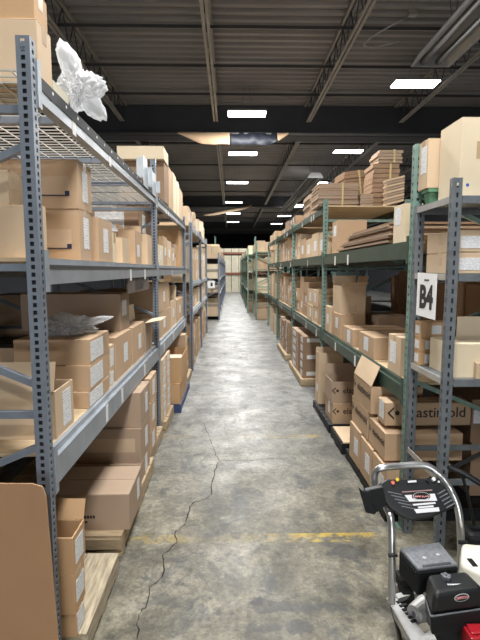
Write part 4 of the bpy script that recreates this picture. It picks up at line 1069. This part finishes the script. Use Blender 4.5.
# ================================================================== GREY SHELVING UNIT WITH SIGN B4
su = thing('shelving_unit', 'grey slotted steel shelving unit carrying the B4 sign, front right', 'shelving', (1.6, 2.7, 0))
SX0, SX1, SY0, SY1 = 1.15, 2.15, 2.43, 2.93
for (x, y) in ((SX0, SY0), (SX0, SY1), (SX1, SY0), (SX1, SY1)):
    b = MB(); zt = 2.225 if y == SY0 else 2.15
    sx = 1 if x == SX0 else -1
    x0, x1 = sorted((x, x + sx * 0.05)); y0, y1 = (y, y + 0.038) if y == SY0 else (y - 0.038, y)
    # angle section: near flange (y) with slots, side flange (x) with slots
    t = 0.0035
    def flange(axis, a0, a1, pos):
        mid = (a0 + a1) / 2; g = 0.0055
        def bx(p, q, r, s): (b.box(p, q, pos, pos + t, r, s) if axis == 'y' else b.box(pos, pos + t, p, q, r, s))
        bx(a0, mid - g, 0, zt); bx(mid + g, a1, 0, zt); z = 0
        while z < zt: bx(mid - g, mid + g, z, min(z + 0.024, zt)); z += 0.05
    if y == SY0: flange('y', x0, x1, y0); flange('x', y0 + t, y1, (x0 if sx > 0 else x1 - t))
    else: flange('y', x0, x1, y0); flange('x', y0 + t, y1, (x0 if sx > 0 else x1 - t))
    b.build('upright_post', M_grey, su, loc=(x, y, 0))
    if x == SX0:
        hb = MB(); hb.box(x0 + 0.007, x1 - 0.004, y0 + 0.006, y1 - 0.006, 0.01, zt - 0.04); hb.build('slot_shade_fill', M_dark, su)  # dark filler painting the shade behind the slots
SZ = [2.135, 1.73, 1.16, 0.60]
for z in SZ:
    b = MB(); xl, xr = SX0 + 0.003, SX1 - 0.003
    if z > 1: b.box(xl + 0.052, xr - 0.05, SY0 + 0.001, SY1 - 0.001, z - 0.003, z); b.box(xl + 0.003, xl + 0.052, SY0 + 0.04, SY1 - 0.04, z - 0.003, z)
    if z > 1: b.build('shelf', M_grey, su, loc=(xl, SY0, z))
    for q0, q1 in ((SY0 - 0.001, SY0 + 0.002), (SY1 - 0.003, SY1)):
        b = MB(); b.box(xl + 0.05, xr - 0.05, q0, q1, z - 0.04, z - 0.003); b.build('shelf_rail', M_grey, su, loc=(xl, q0, z))
    b = MB(); b.box(xl - 0.001, xl + 0.003, SY0 + 0.038, SY1 - 0.038, z - 0.035, z); b.build('shelf_edge', M_lip if z < 2 else M_zinc, su, loc=(xl, SY0, z))
b = MB(); b.bar((SX0 + 0.06, SY1 - 0.01, 1.2), (SX1 - 0.1, SY1 - 0.01, 1.72), 0.03, 0.004, up=(0, 1, 0)); b.bar((SX0 + 0.05, SY1 - 0.01, 0.3), (SX1 - 0.1, SY1 - 0.01, 0.75), 0.03, 0.004, up=(0, 1, 0))
b.build('rear_brace', M_dark, su)
# sign
t = thing('bay_sign', 'white paper sign reading B4 hanging from the grey shelving unit', 'sign', (1.146, 2.7, 1.6), 'bay signs')
b = MB(); yA, yB = 2.555, 2.825
b.prism([(1.145, yA, 1.47), (1.145, yB, 1.475), (1.146, yB, 1.735), (1.146, yA, 1.728)], (-0.0012, 0, 0)); b.build('paper', M_paper, t)
text_mesh('B4', 0.185, M_ink, facing((1.1432, (yA + yB) / 2, 1.585), (-1, 0, 0)), 'sign_lettering', t, bold=0.008, xs=0.95)
text_mesh('BACKS', 0.022, M_ink, facing((1.1432, (yA + yB) / 2, 1.69), (-1, 0, 0)), 'small_lettering', t) if False else None
q = MB()
for k in range(5): q.box(1.1425, 1.1435, 2.655 + k * 0.014, 2.665 + k * 0.014, 1.686, 1.696)
q.build('small_print', M_inkb, t)
# items on it
o, z1 = ab('R', 1.235, 2.136, 462, 440.5, 117, 0.75, 'cream', 'huge cream carton with blue dot on top of the grey shelving unit', force=True, tape=False)
x0, x1, y0, y1, za, zb_ = ab.last
q = MB(); c = on_y(467, 185, y0); q.prism([(c.x + 0.009 * math.cos(k * PI / 6), y0 - 0.001, c.z + 0.009 * math.sin(k * PI / 6)) for k in range(12)], (0, 0.001, 0))
q.build('blue_dot_sticker', mat('blue_sticker', (0.03, 0.12, 0.45), 0.5), o)
sticker(o, '-y', (on_y(479, 150, y0).x, y0, on_y(479, 150, y0).z), 0.03, 0.09, M_tape, 'tape_patch')
tote(1.19, 1.46, 2.815, 2.905, 2.137, 2.235, M_greent, 'small green plastic tote under the taped carton on the grey unit')
carton(1.17, 1.5, 2.805, 2.94, 2.237, on_x(432, 136, 1.17).z, 'light', 'taped light carton standing on the green tote behind the huge cream one', side='R', lab=(0.45, 0.6, 0.08, 0.16))
zz = 1.731
for k, (h, nm) in enumerate(((0.115, 'lower'), (0.115, 'upper'))):
    carton(1.205, 1.72, 2.48, 2.85, zz, zz + h, 'light', 'light carton with white front label, %s of the pair above the B4 sign' % nm, side='R', flab=(0.155, 0.45, 0.11, 0.065), tape=True)
    zz += h + 0.001
# third shelf
zz = 1.161
for h, nm, w_ in ((0.085, 'bottom', 0.13), (0.085, 'middle', 0.13), (0.10, 'top', 0.2)):
    carton(1.165, 1.165 + w_, 2.80, 2.885, zz, zz + h, 'orange', 'small orange-brown labelled carton, %s of three under the B4 sign' % nm, side='R', flab=(0.5, 0.5, 0.06, 0.055), lab=(0.5, 0.5, 0.06, 0.05), tape=False)
    zz += h + 0.001
carton(1.215, 1.60, 2.47, 2.765, 1.161, 1.345, 'cream', 'open cream carton on the shelf right of the grey front post', side='R', opn={'n': -86, 'len': 0.42, 'fm': 'cream'}, tape=False)
q = MB(); q.box(1.37, 1.597, 2.757, 2.762, 1.346, 1.47); q.build('flap', CARD['cream'], bpy.data.objects[[o.name for o in bpy.data.objects if o.get('label', '').startswith('open cream carton on the shelf')][0]], loc=(1.48, 2.76, 1.346))
carton(1.33, 1.56, 2.43, 2.465, 1.1615, 1.25, 'light', 'thin light carton standing at the shelf edge before the open cream one', side='R', tape=False)
for k in range(4):
    for r in range(2):
        carton(1.62 + k * 0.13, 1.74 + k * 0.13, 2.60, 2.88, 1.161 + r * 0.14, 1.30 + r * 0.14, 'brown', 'small dark carton behind the open cream one, %s row, %s from the aisle' % (('lower', 'upper')[r], ORD[k]), group='dark printed cartons on the grey unit, %s row' % ('lower', 'upper')[r], side='R', tape=False)

# ================================================================== LOOSE CARD SHEET FRONT LEFT
b = MB(); yq = 1.70
xr = on_y(47, 520, yq).x; zt = on_y(20, 484, yq).z
pts = [(-1.55, 0), (xr + 0.02, 0), (xr, zt - 0.05), (xr - 0.012, zt - 0.012), (xr - 0.05, zt), (-1.55, zt + 0.012)]
b.prism([(x, yq + 0.03 * (1 - z / zt), z + 0.001) for x, z in pts], (0, 0.006, 0))
tag(b.build('cardboard_sheet', card('cardboard_rust', (0.42, 0.25, 0.14)), bevel=0.002), 'large rust-brown cardboard sheet standing upright in front of the left post', 'cardboard')

# ================================================================== PLASTIC BAGS
def crumple(name, label, c, rad, seed, cat='plastic bag', flat=1.0, spikes=()):
    bm = bmesh.new(); bmesh.ops.create_icosphere(bm, subdivisions=5, radius=1.0)
    for v in bm.verts:
        d = v.co.normalized()
        n1 = noise.noise(d * 2.2 + Vector((seed, 0, 0))); n2 = abs(noise.noise(d * 5.5 + Vector((0, seed, 0)))); n3 = abs(noise.noise(d * 11 + Vector((0, 0, seed))))
        r = 0.9 + 0.35 * n1 - 0.5 * n2 - 0.32 * n3
        for (sd, amp, sharp) in spikes:
            k = max(0, d.dot(Vector(sd).normalized())); r += amp * k ** sharp
        v.co = Vector((d.x * rad[0] * r, d.y * rad[1] * r, d.z * rad[2] * r))
        if flat and v.co.z < -rad[2] * 0.45 * flat: v.co.z = -rad[2] * 0.45 * flat + (v.co.z + rad[2] * 0.45 * flat) * 0.05
    me = bpy.data.meshes.new(name); bm.to_mesh(me); bm.free(); me.materials.append(M_bag)
    for p in me.polygons: p.use_smooth = True
    o = bpy.data.objects.new(name, me); COL.objects.link(o); o.location = c
    return tag(o, label, cat)
p = on_x(76, 84, -0.76)
cz = L3
o = carton(-1.10, -0.80, 2.21, 2.40, L3 + 0.001, L3 + 0.075, 'pale', 'pale flat box under the plastic bag on the top left shelf', side='L', tape=False)
crumple('plastic_bag', 'crumpled clear plastic bag hanging over the top left shelf beam', (-0.775, 2.47, L3 + 0.13), (0.085, 0.10, 0.085), 3.1, flat=0, spikes=(((-0.30, -0.2, 1.0), 1.5, 16), ((-0.1, -0.2, 1.0), 0.5, 5), ((1, 0.1, 0.35), 0.8, 4), ((0.8, 0.2, -0.8), 1.2, 12), ((0.2, 0, -1), 0.5, 5), ((-1, -0.2, 0.2), 0.6, 8)))
x0, x1, y0, y1, za, zb_ = ztop3
crumple('plastic_bag', 'clear plastic bag lying on the three flat cartons, lower left shelf', ((x0 + x1) / 2, (y0 + y1) / 2 + 0.02, zb_ + 0.04), (0.20, 0.18, 0.075), 8.4, flat=1.0, spikes=(((0.9, 0.2, 0.6), 0.9, 22), ((0.5, -0.3, 0.9), 0.5, 20), ((-0.2, 0.2, 0.9), 0.4, 12)))
# B6 sign under the middle beam
t = thing('bay_sign', 'dim brown sign reading B6 under the middle left beam', 'sign', (-0.76, 4.2, 1.64), 'bay signs')
yA = ysolve(128, -0.756, 1.64); yB = ysolve(149, -0.756, 1.64)
b = MB(); b.box(-0.760, -0.758, yA, yB, 1.575, 1.686); b.build('card', mat('sign_card_brown', (0.10, 0.075, 0.06), 0.7), t)
text_mesh('B6', 0.12, M_ink, facing((-0.7565, (yA + yB) / 2, 1.635), (1, 0, 0)), 'sign_lettering', t, bold=0.006, xs=2.6)
# white sign on far left rack
t = thing('bay_sign', 'small white sign on the near end of the far left rack', 'sign', (-0.6, 16.1, 1.25), 'bay signs')
p = on_y(212, 284.5, 16.1)
b = MB(); b.box(p.x - 0.15, p.x + 0.10, 16.13, 16.135, p.z - 0.13, p.z + 0.13); b.build('paper', M_paper, t)
b = MB(); b.box(p.x - 0.05, p.x + 0.02, 16.128, 16.13, p.z - 0.06, p.z + 0.06); b.build('printed_mark', M_inkb, t)

# back-to-back rack cartons seen dimly through the gaps
r = random.Random(55)
for li, z in enumerate((0.002, L1, L2)):
    y = 1.95; n = 0
    while y < 7.0:
        wd = r.uniform(0.55, 0.8)
        if not (y < 4.85 and y + wd > 4.7):
            h = r.uniform(0.35, 0.62)
            sh = r.choice(['brown', 'dull', 'tan'])
            carton(-2.75, -2.03, y, y + wd - 0.03, z + 0.001, z + h, sh, '%s carton, %s along the %s of the rack behind the left rack' % (WORD[sh], ORD[n], ('floor', 'lower shelf', 'middle shelf')[li]), detail=False, tape=False)
            n += 1
        y += wd
# rear rows on the near left rack
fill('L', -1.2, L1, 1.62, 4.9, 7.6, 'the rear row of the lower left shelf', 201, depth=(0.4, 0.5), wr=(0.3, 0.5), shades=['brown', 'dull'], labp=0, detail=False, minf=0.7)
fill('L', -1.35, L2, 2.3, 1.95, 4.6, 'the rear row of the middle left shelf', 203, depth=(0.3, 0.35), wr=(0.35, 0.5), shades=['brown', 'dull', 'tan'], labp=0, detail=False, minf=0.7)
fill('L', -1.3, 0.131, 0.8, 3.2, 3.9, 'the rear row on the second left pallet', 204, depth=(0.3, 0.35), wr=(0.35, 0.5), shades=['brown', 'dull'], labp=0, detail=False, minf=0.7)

# ================================================================== PRESSURE WASHER
pw = thing('pressure_washer', 'pressure washer with chrome handle, black control panel and engine, lower right', 'pressure washer', (1.0, 2.0, 0))
def P(u, v, y): return on_y(u, v, y)
def smooth_path(pts, n=6):
    out = []
    for i in range(len(pts) - 1):
        p0 = pts[max(i - 1, 0)]; p1 = pts[i]; p2 = pts[i + 1]; p3 = pts[min(i + 2, len(pts) - 1)]
        for k in range(n):
            t = k / n; out.append(0.5 * ((2 * p1) + (p2 - p0) * t + (2 * p0 - 5 * p1 + 4 * p2 - p3) * t * t + (-p0 + 3 * p1 - 3 * p2 + p3) * t ** 3))
    out.append(pts[-1]); return out
hp = [P(391.5, 603, 2.02), P(392, 560, 2.04), P(391, 522, 2.09), P(388, 510, 2.13), P(381, 498, 2.17), P(374.5, 486, 2.21), P(375, 473, 2.22), P(382, 468, 2.21), P(400, 466, 2.22), P(420, 465, 2.22), P(431, 468, 2.21), P(440, 476, 2.19), P(450, 489, 2.14), P(457, 505, 2.11), P(460, 522, 2.09), P(461, 545, 2.09), P(461, 590, 2.09)]
b = MB(); b.tube(smooth_path(hp, 6), 0.0175, 14); b.build('handle_tube', M_chrome, pw, smooth=True)
# clamp lugs on the legs
for (u, v, y) in ((391.5, 553, 2.045), (461, 540, 2.06)):
    b = MB(); c = P(u, v, y); b.tube([c + Vector((-0.02, -0.018, 0)), c + Vector((0.02, -0.018, 0))], 0.009, 8)
    b.build('fold_knob', M_black, pw)
# panel: hexagonal black fascia, tilted
pan = [(379, 484), (386, 480), (437, 478.5), (446, 484), (457, 500), (455, 507), (430, 518), (415, 520), (404, 518), (388, 507), (379, 494)]
def yp(v): return 2.19 - (v - 478) / 42 * 0.12
pts = [P(u, v, yp(v)) for u, v in pan]
b = MB(); n_ = Vector((0, -0.75, 0.65)).normalized(); b.prism([q - n_ * 0.02 for q in pts], n_ * 0.034)
panel = b.build('control_panel', M_black, pw, bevel=0.006)
def onpanel(poly, nm, m, lift=0.015, par=None):
    b = MB(); b.prism([P(u, v, yp(v)) + n_ * lift for u, v in poly], n_ * 0.0015); return b.build(nm, m, par or panel)
onpanel([(403.5, 496), (433.5, 494.5), (436, 501.5), (408.5, 502.5)], 'silver_sticker', M_label_grey)
onpanel([(411.5, 504.8), (434, 502.8), (434.5, 504.5), (412.5, 506.5)], 'white_sticker', M_label_grey)
onpanel([(416.5, 507.5), (432, 506), (432.5, 507.8), (417.5, 509)], 'white_sticker', M_label_grey)
onpanel([(413, 510), (437.5, 508), (438.5, 512), (415.5, 514)], 'silver_sticker', M_label_grey)
onpanel([(401, 492.4), (431, 490.3), (431, 491.5), (401, 493.4)], 'red_white_stripe', mat('stripe_red_grey', (0.35, 0.22, 0.22), 0.5))
onpanel([(405, 480.8), (417, 480.2), (418, 484.5), (406, 485.2)], 'display_frame', M_blackr)
onpanel([(406.5, 481.8), (415, 481.2), (415.4, 483.2), (407, 483.8)], 'white_sticker', M_label_grey, 0.017)
def oval(c, ru, rv, nm, m, lift, par=panel):
    b = MB(); b.prism([P(c[0] + ru * math.cos(k * PI / 10), c[1] - rv * math.sin(k * PI / 10), yp(c[1])) + n_ * lift for k in range(20)], n_ * 0.001); return b.build(nm, m, par)
oval((419.5, 497.5), 9.2, 4.8, 'logo_oval', M_black, 0.0225)
oval((419.5, 497.5), 8.3, 4.2, 'logo_oval', M_paper, 0.0240)
oval((419.5, 497.5), 7.6, 3.6, 'logo_oval', M_black, 0.0255)
ztilt = n_
def panel_text(txt, c, size, m, lift, par=panel, xs=1.0):
    p = P(c[0], c[1], yp(c[1])) + n_ * lift
    z = n_; x = Vector((1, 0.0, 0)); x = (x - z * x.dot(z)).normalized(); y = z.cross(x)
    M = Matrix(((x.x, y.x, z.x, p.x), (x.y, y.y, z.y, p.y), (x.z, y.z, z.z, p.z), (0, 0, 0, 1)))
    return text_mesh(txt, size, m, M, 'logo_lettering', par, xs=xs, bold=0.0004)
M_logored = mat('logo_red', (0.85, 0.36, 0.36), 0.5)
panel_text('SIMPSON', (419.5, 497.3), 0.0200, M_logored, 0.0275, xs=0.85)
for i in range(5):   # slots right and left of the panel
    u0, v0 = 436 + i * 2.2, 491 + i * 3.4
    onpanel([(u0, v0 + 3.5), (u0 + 8, v0 - 1), (u0 + 8.6, v0), (u0 + .6, v0 + 4.6)], 'vent_slot', M_guard, 0.0145)
    u0, v0 = 387 + i * 3.4, 492 + i * 3.6
    onpanel([(u0, v0), (u0 + 14, v0 + 3), (u0 + 14, v0 + 3.8), (u0, v0 + 0.9)], 'vent_slot', M_guard, 0.0142)
def knob(u, v, r, m, h=0.012):
    c = P(u, v, yp(v)) + n_ * 0.014; b = MB(); b.tube([c, c + n_ * h], r, 14); b.build('nozzle_tip', m, panel, smooth=False)
knob(396, 481, 0.0085, M_yel); knob(391.5, 484, 0.0085, mat('salmon_knob', (0.7, 0.16, 0.12), 0.4)); knob(432, 480.5, 0.009, M_paper); knob(426, 481.5, 0.008, M_blackr); knob(437, 483, 0.005, M_label_grey)
# gun holster at the left
b = MB(); hp2 = [(358.5, 487), (362, 491), (370, 491.5), (373, 505), (377, 512), (375, 515), (366, 513), (363, 503)]
b.prism([P(u, v, 2.10) for u, v in hp2], (0, 0.012, 0))
b.prism([P(u, v, 2.10) + Vector((0, 0.012, 0)) for u, v in ((366, 492), (384, 488), (388, 506), (378, 514), (367, 511))], (0, 0.03, 0))
b.build('gun_holster', M_black, pw, bevel=0.004)
# frame rails and plate
def PZ(u, v, z): return on_z(u, v, z)
f0 = P(391, 602, 2.0); 
A = P(389, 594, 2.03); B_ = P(432, 640, 1.80); 
zf = 0.15
def slab(pxs, z, th, nm, m, par=pw):
    b = MB(); b.prism([on_z(u, v, z) for u, v in pxs], (0, 0, -th)); return b.build(nm, m, par)
slab([(386.5, 598), (394, 594.5), (425, 634), (417, 652)], zf, 0.035, 'base_frame', M_alu)
slab([(394.5, 594), (417, 588), (420, 592), (398, 598.5)], zf, 0.02, 'cross_plate', M_alu)
slab([(417, 637), (432, 630), (446, 650), (428, 660)], zf, 0.03, 'front_plate', M_alu)
for k in range(6):
    t_ = k / 6.0
    u0, v0 = 396 + 17 * t_, 601 + 23 * t_
    slab([(u0, v0), (u0 + 7, v0 - 2), (u0 + 8.6, v0 - 0.2), (u0 + 1.8, v0 + 2)], zf + 0.004, 0.006, 'foot_grating', M_blackr)
b = MB(); b.tube([P(392, 607, 2.04), P(396, 620, 2.0), P(399, 634, 1.98), P(400, 640, 1.98) * 1.0], 0.011, 8); b.build('frame_leg', M_pipe, pw, smooth=True)
# drive wheels (below the frame edge)
for (x, y) in ((0.70, 2.10), (1.22, 2.12)):
    w_ = MB(); w_.tube([(x - 0.035, y, 0.125), (x + 0.035, y, 0.125)], 0.125, 22); pass
# ground contact: two wheels either side and a rubber foot under the front
wx0, wx1 = P(388, 600, 2.12).x - 0.0, P(461, 600, 2.12).x + 0.03
for xx in (wx0 + 0.10, wx1 - 0.02):
    w_ = MB(); w_.tube([(xx - 0.03, 2.2, 0.101), (xx + 0.03, 2.2, 0.101)], 0.10, 22); o = w_.build('wheel', M_blackr, pw, bevel=0.008)
    w_ = MB(); w_.tube([(xx - 0.034, 2.2, 0.101), (xx + 0.034, 2.2, 0.101)], 0.05, 16); w_.build('hub', M_alu, o)
b = MB(); b.tube([(wx0 + 0.07, 2.2, 0.101), (wx1, 2.2, 0.101)], 0.01, 8); b.build('axle', M_alu, pw)
f_ = P(405, 655, 1.75)
b = MB(); b.box(f_.x, f_.x + 0.2, 1.72, 1.76, 0.001, f_.z + 0.0); b.build('rubber_foot', M_blackr, pw)

def hull(bot, top, nm, m, parent, bevel=0.012, seg=3):
    """bot/top: 4 points each"""
    b = MB(); b.add(list(bot) + list(top), [(3, 2, 1, 0), (4, 5, 6, 7)] + [(k, (k + 1) % 4, 4 + (k + 1) % 4, 4 + k) for k in range(4)])
    o = b.build(nm, m, parent, bevel=bevel); o.modifiers[0].segments = seg; return o
# muffler / air box: black body with grey perforated cover
def quad_at(pxs, ys): return [P(u, v, y) for (u, v), y in zip(pxs, ys)]
topq = quad_at([(418, 569), (459, 564), (440, 541), (399, 547)], [1.84, 1.85, 2.0, 1.98])
dn = Vector((0, 0, -0.125))
body = hull([q + dn + (q - topq[0]) * -0.02 for q in topq], [q + Vector((0, 0, -0.016)) for q in topq], 'engine_body', M_blackr, pw, 0.008)
cov = hull([q + Vector((0, 0, -0.018)) for q in topq], [q.lerp((topq[0] + topq[2]) / 2, 0.03) for q in topq], 'muffler_cover', M_guard, pw, 0.010)
b = MB()
ea, eb = topq[0] + Vector((0.02, -0.0015, -0.012)), topq[1] + Vector((-0.02, -0.0015, -0.012))
for k in range(16):
    c = topq[0].lerp(topq[1], 0.18 + k / 15 * 0.66) + Vector((-0.004, 0.016, 0)); b.box(c.x - 0.0028, c.x + 0.0028, c.y - 0.010, c.y + 0.010, c.z - 0.001, c.z + 0.0015)
b.build('vent_holes', M_hole, cov); b = MB()
for k in range(9):
    c = topq[0].lerp(topq[3], 0.1 + k * 0.1) + Vector((0.002, 0, -0.035)); b.box(c.x - 0.006, c.x + 0.002, c.y - 0.003, c.y + 0.003, c.z - 0.016, c.z + 0.012)
b.build('side_vents', M_hole, cov)
b = MB()
for (f1, f2) in ((0.35, 0.4), (0.7, 0.45)):
    c = topq[0].lerp(topq[1], f1).lerp(topq[3].lerp(topq[2], f1), f2); b.tube([c + Vector((0, 0, -0.003)), c + Vector((0, 0, 0.002))], 0.009, 10)
b.build('cover_screw', M_alu, cov)
# fuel tank: black, rounded, with cap and logo
tq = quad_at([(434, 593), (483, 586), (467, 570.5), (427.5, 574)], [1.64, 1.66, 1.81, 1.80])
tb = [q + Vector((0, 0, -0.10)) for q in tq]
cc = sum(tq, Vector()) / 4
tank = hull([q + (q - cc) * 0.10 + Vector((0, 0, -0.088)) for q in tq], tq, 'fuel_tank', M_black, pw, 0.02, 4)
low = hull([q + (q - cc) * 0.02 + Vector((0, 0, -0.18)) for q in tq], [q + (q - cc) * 0.10 + Vector((0, 0, -0.094)) for q in tq], 'engine_shroud', M_blackr, pw, 0.012)
b = MB(); rim = [q + (q - cc) * 0.11 + Vector((0, 0, -0.091)) for q in tq]
b.tube(rim + [rim[0]], 0.003, 6); b.build('tank_seam', M_guard, pw)
c = tq[0].lerp(tq[1], 0.30).lerp(tq[3].lerp(tq[2], 0.42), 0.62)
b = MB(); b.tube([c + Vector((0, 0, -0.005)), c + Vector((0, 0, 0.012))], 0.014, 14); cap = b.build('fuel_cap', M_guard, pw)
b = MB()
for k in range(5): a_ = k * 2 * PI / 5; b.tube([c + Vector((0.012 * math.cos(a_), 0.012 * math.sin(a_), 0.002)), c + Vector((0.012 * math.cos(a_), 0.012 * math.sin(a_), 0.017))], 0.008, 10)
b.build('cap_grip', M_guard, cap)
# logo oval on the tank front
nf = (tq[1] - tq[0]).cross(Vector((0, 0, 1))).normalized()
fc_ = tq[0].lerp(tq[1], 0.57) + Vector((0, 0, -0.036)); fc_ = fc_ + (fc_ - cc).normalized() * 0.0
slope_n = Vector((nf.x, nf.y, 0.12)).normalized()
def front_pt(fx, dz):  # point on the sloped front face
    p0 = tq[0].lerp(tq[1], fx); q0 = p0 + (p0 - cc) * 0.10 + Vector((0, 0, -0.075)); return p0.lerp(q0, -dz / 0.075)
xd = (tq[1] - tq[0]).normalized(); yd = (front_pt(0.5, 0) - front_pt(0.5, -0.075)).normalized(); nd = xd.cross(yd).normalized()
for rx, rz, m, l in ((0.030, 0.0150, M_label_grey, 0.0008), (0.0275, 0.0130, M_black, 0.0016)):
    b = MB(); c0 = front_pt(0.56, -0.033) + nd * l
    b.prism([c0 + xd * rx * math.cos(k * PI / 10) + yd * rz * math.sin(k * PI / 10) for k in range(20)], nd * 0.0008); b.build('logo_oval', m, tank)
c0 = front_pt(0.56, -0.033) + nd * 0.003
M = Matrix(((xd.x, yd.x, nd.x, c0.x), (xd.y, yd.y, nd.y, c0.y), (xd.z, yd.z, nd.z, c0.z), (0, 0, 0, 1)))
text_mesh('SIMPSON', 0.0140, M_logored, M, 'logo_lettering', tank, xs=0.85, bold=0.0002)
c0 = tq[0].lerp(tq[1], 0.42).lerp(tq[3].lerp(tq[2], 0.5), 0.28) + Vector((0, 0, 0.0008))
b = MB()
for k in range(8): b.box(c0.x - 0.02 + k * 0.0075, c0.x - 0.015 + k * 0.0075, c0.y - 0.004, c0.y + 0.004, c0.z, c0.z + 0.001)
b.build('tank_print', M_label_grey, tank)
# recoil housing (aluminium disc), red block, hose
c = P(419, 612, 1.97); b = MB(); b.tube([c + Vector((-0.03, -0.015, 0)), c + Vector((0.05, 0.03, 0))], [0.040, 0.055], 20); o = b.build('crankcase_cover', M_alu, pw, bevel=0.004)
b = MB(); b.tube([c + Vector((-0.034, -0.012, 0)), c + Vector((-0.02, -0.008, 0))], 0.014, 10); b.build('bolt', M_guard, o)
c = P(474, 636, 1.62); b = MB(); b.box(c.x - 0.03, c.x + 0.08, 1.585, 1.66, c.z - 0.06, c.z + 0.02); b.box(c.x - 0.02, c.x + 0.07, 1.60, 1.65, c.z + 0.02, c.z + 0.03); b.build('recoil_starter', M_redp, pw, bevel=0.006)
b = MB(); b.box(c.x - 0.10, c.x - 0.0, 1.70, 1.82, c.z - 0.10, c.z + 0.0); b.build('engine_block', M_blackr, pw, bevel=0.01)
# second machine: cream-white tank
t = thing('engine_machine', 'second machine with a cream-white tank at the lower right edge', 'machine', (1.35, 2.15, 0))
wq = quad_at([(460, 571), (500, 590), (500, 545), (455, 550)], [1.98, 1.92, 2.20, 2.20])
zt_ = sum(q.z for q in wq) / 4
zt_ = P(454, 551, 1.93).z
wq = [on_z(461, 563, zt_), Vector((1.10, 1.70, zt_)), on_z(525, 548, zt_), on_z(462, 542, zt_)]
cc2 = sum(wq, Vector()) / 4
wt = hull([q + (q - cc2) * 0.08 + Vector((0, 0, -0.09)) for q in wq], wq, 'white_tank', M_whitep, t, 0.02, 4)
b = MB(); c = on_z(472, 562, zt_ + 0.001); b.box(c.x - 0.012, c.x + 0.012, c.y - 0.03, c.y + 0.025, zt_, zt_ + 0.0015); b.build('black_sticker', M_black, wt)
b = MB(); b.box(wq[0].x + 0.06, wq[0].x + 0.22, wq[0].y - 0.05, wq[0].y + 0.05, 0.04, zt_ - 0.095); b.build('machine_body', M_blackr, t, bevel=0.01)
b = MB()
for xx in (wq[0].x + 0.08, wq[0].x + 0.18):
    b = MB(); b.box(xx, xx + 0.03, wq[0].y - 0.08, wq[0].y + 0.08, 0.001, 0.04); b.build('skid', M_blackr, t)
# black push cart behind
t = thing('push_cart', 'black folding cart with lever handle behind the washer at right edge', 'cart', (1.3, 2.3, 0))
b = MB(); b.tube(smooth_path([P(448, 466, 2.32), P(454, 469, 2.31), P(465, 474, 2.29), P(478, 482, 2.27), P(495, 492, 2.25)], 4), 0.015, 10); b.build('handle', M_black, t, smooth=True)
b = MB(); b.tube([P(462, 475, 2.29), P(468, 495, 2.31), P(474, 525, 2.33)], 0.008, 8); b.build('lever', M_black, t)
c = P(468, 535, 2.33); b = MB(); b.box(c.x - 0.02, c.x + 0.30, 2.28, 2.40, 0.12, c.z + 0.03); b.build('cart_body', M_blackr, t, bevel=0.03)
for xx in (c.x + 0.02, c.x + 0.24):
    b = MB(); b.tube([(xx, 2.33, 0.081), (xx + 0.03, 2.33, 0.081)], 0.08, 16); b.build('wheel', M_black, t)
print('cartons', ncart, 'objects', len(bpy.data.objects))

t = thing('steel_bracket', 'spare pale steel brackets hooked on the top left beam beside the second post', 'bracket', (-0.74, 4.4, L3))
for (ya, yb, zb_) in ((4.05, 4.25, 2.66), (4.50, 4.70, 2.62)):
    b = MB(); b.box(-0.745, -0.741, ya, yb, L3 - 0.06, zb_ + 0.06); b.box(-0.80, -0.745, ya, ya + 0.004, L3 + 0.003, zb_ + 0.04); b.box(-0.741, -0.70, yb - 0.004, yb, L3 - 0.02, zb_)
    b.build('bracket_plate', mat('pale_zinc_plate', (0.50, 0.54, 0.58), 0.4, 0.3, 0.1, 10), t)
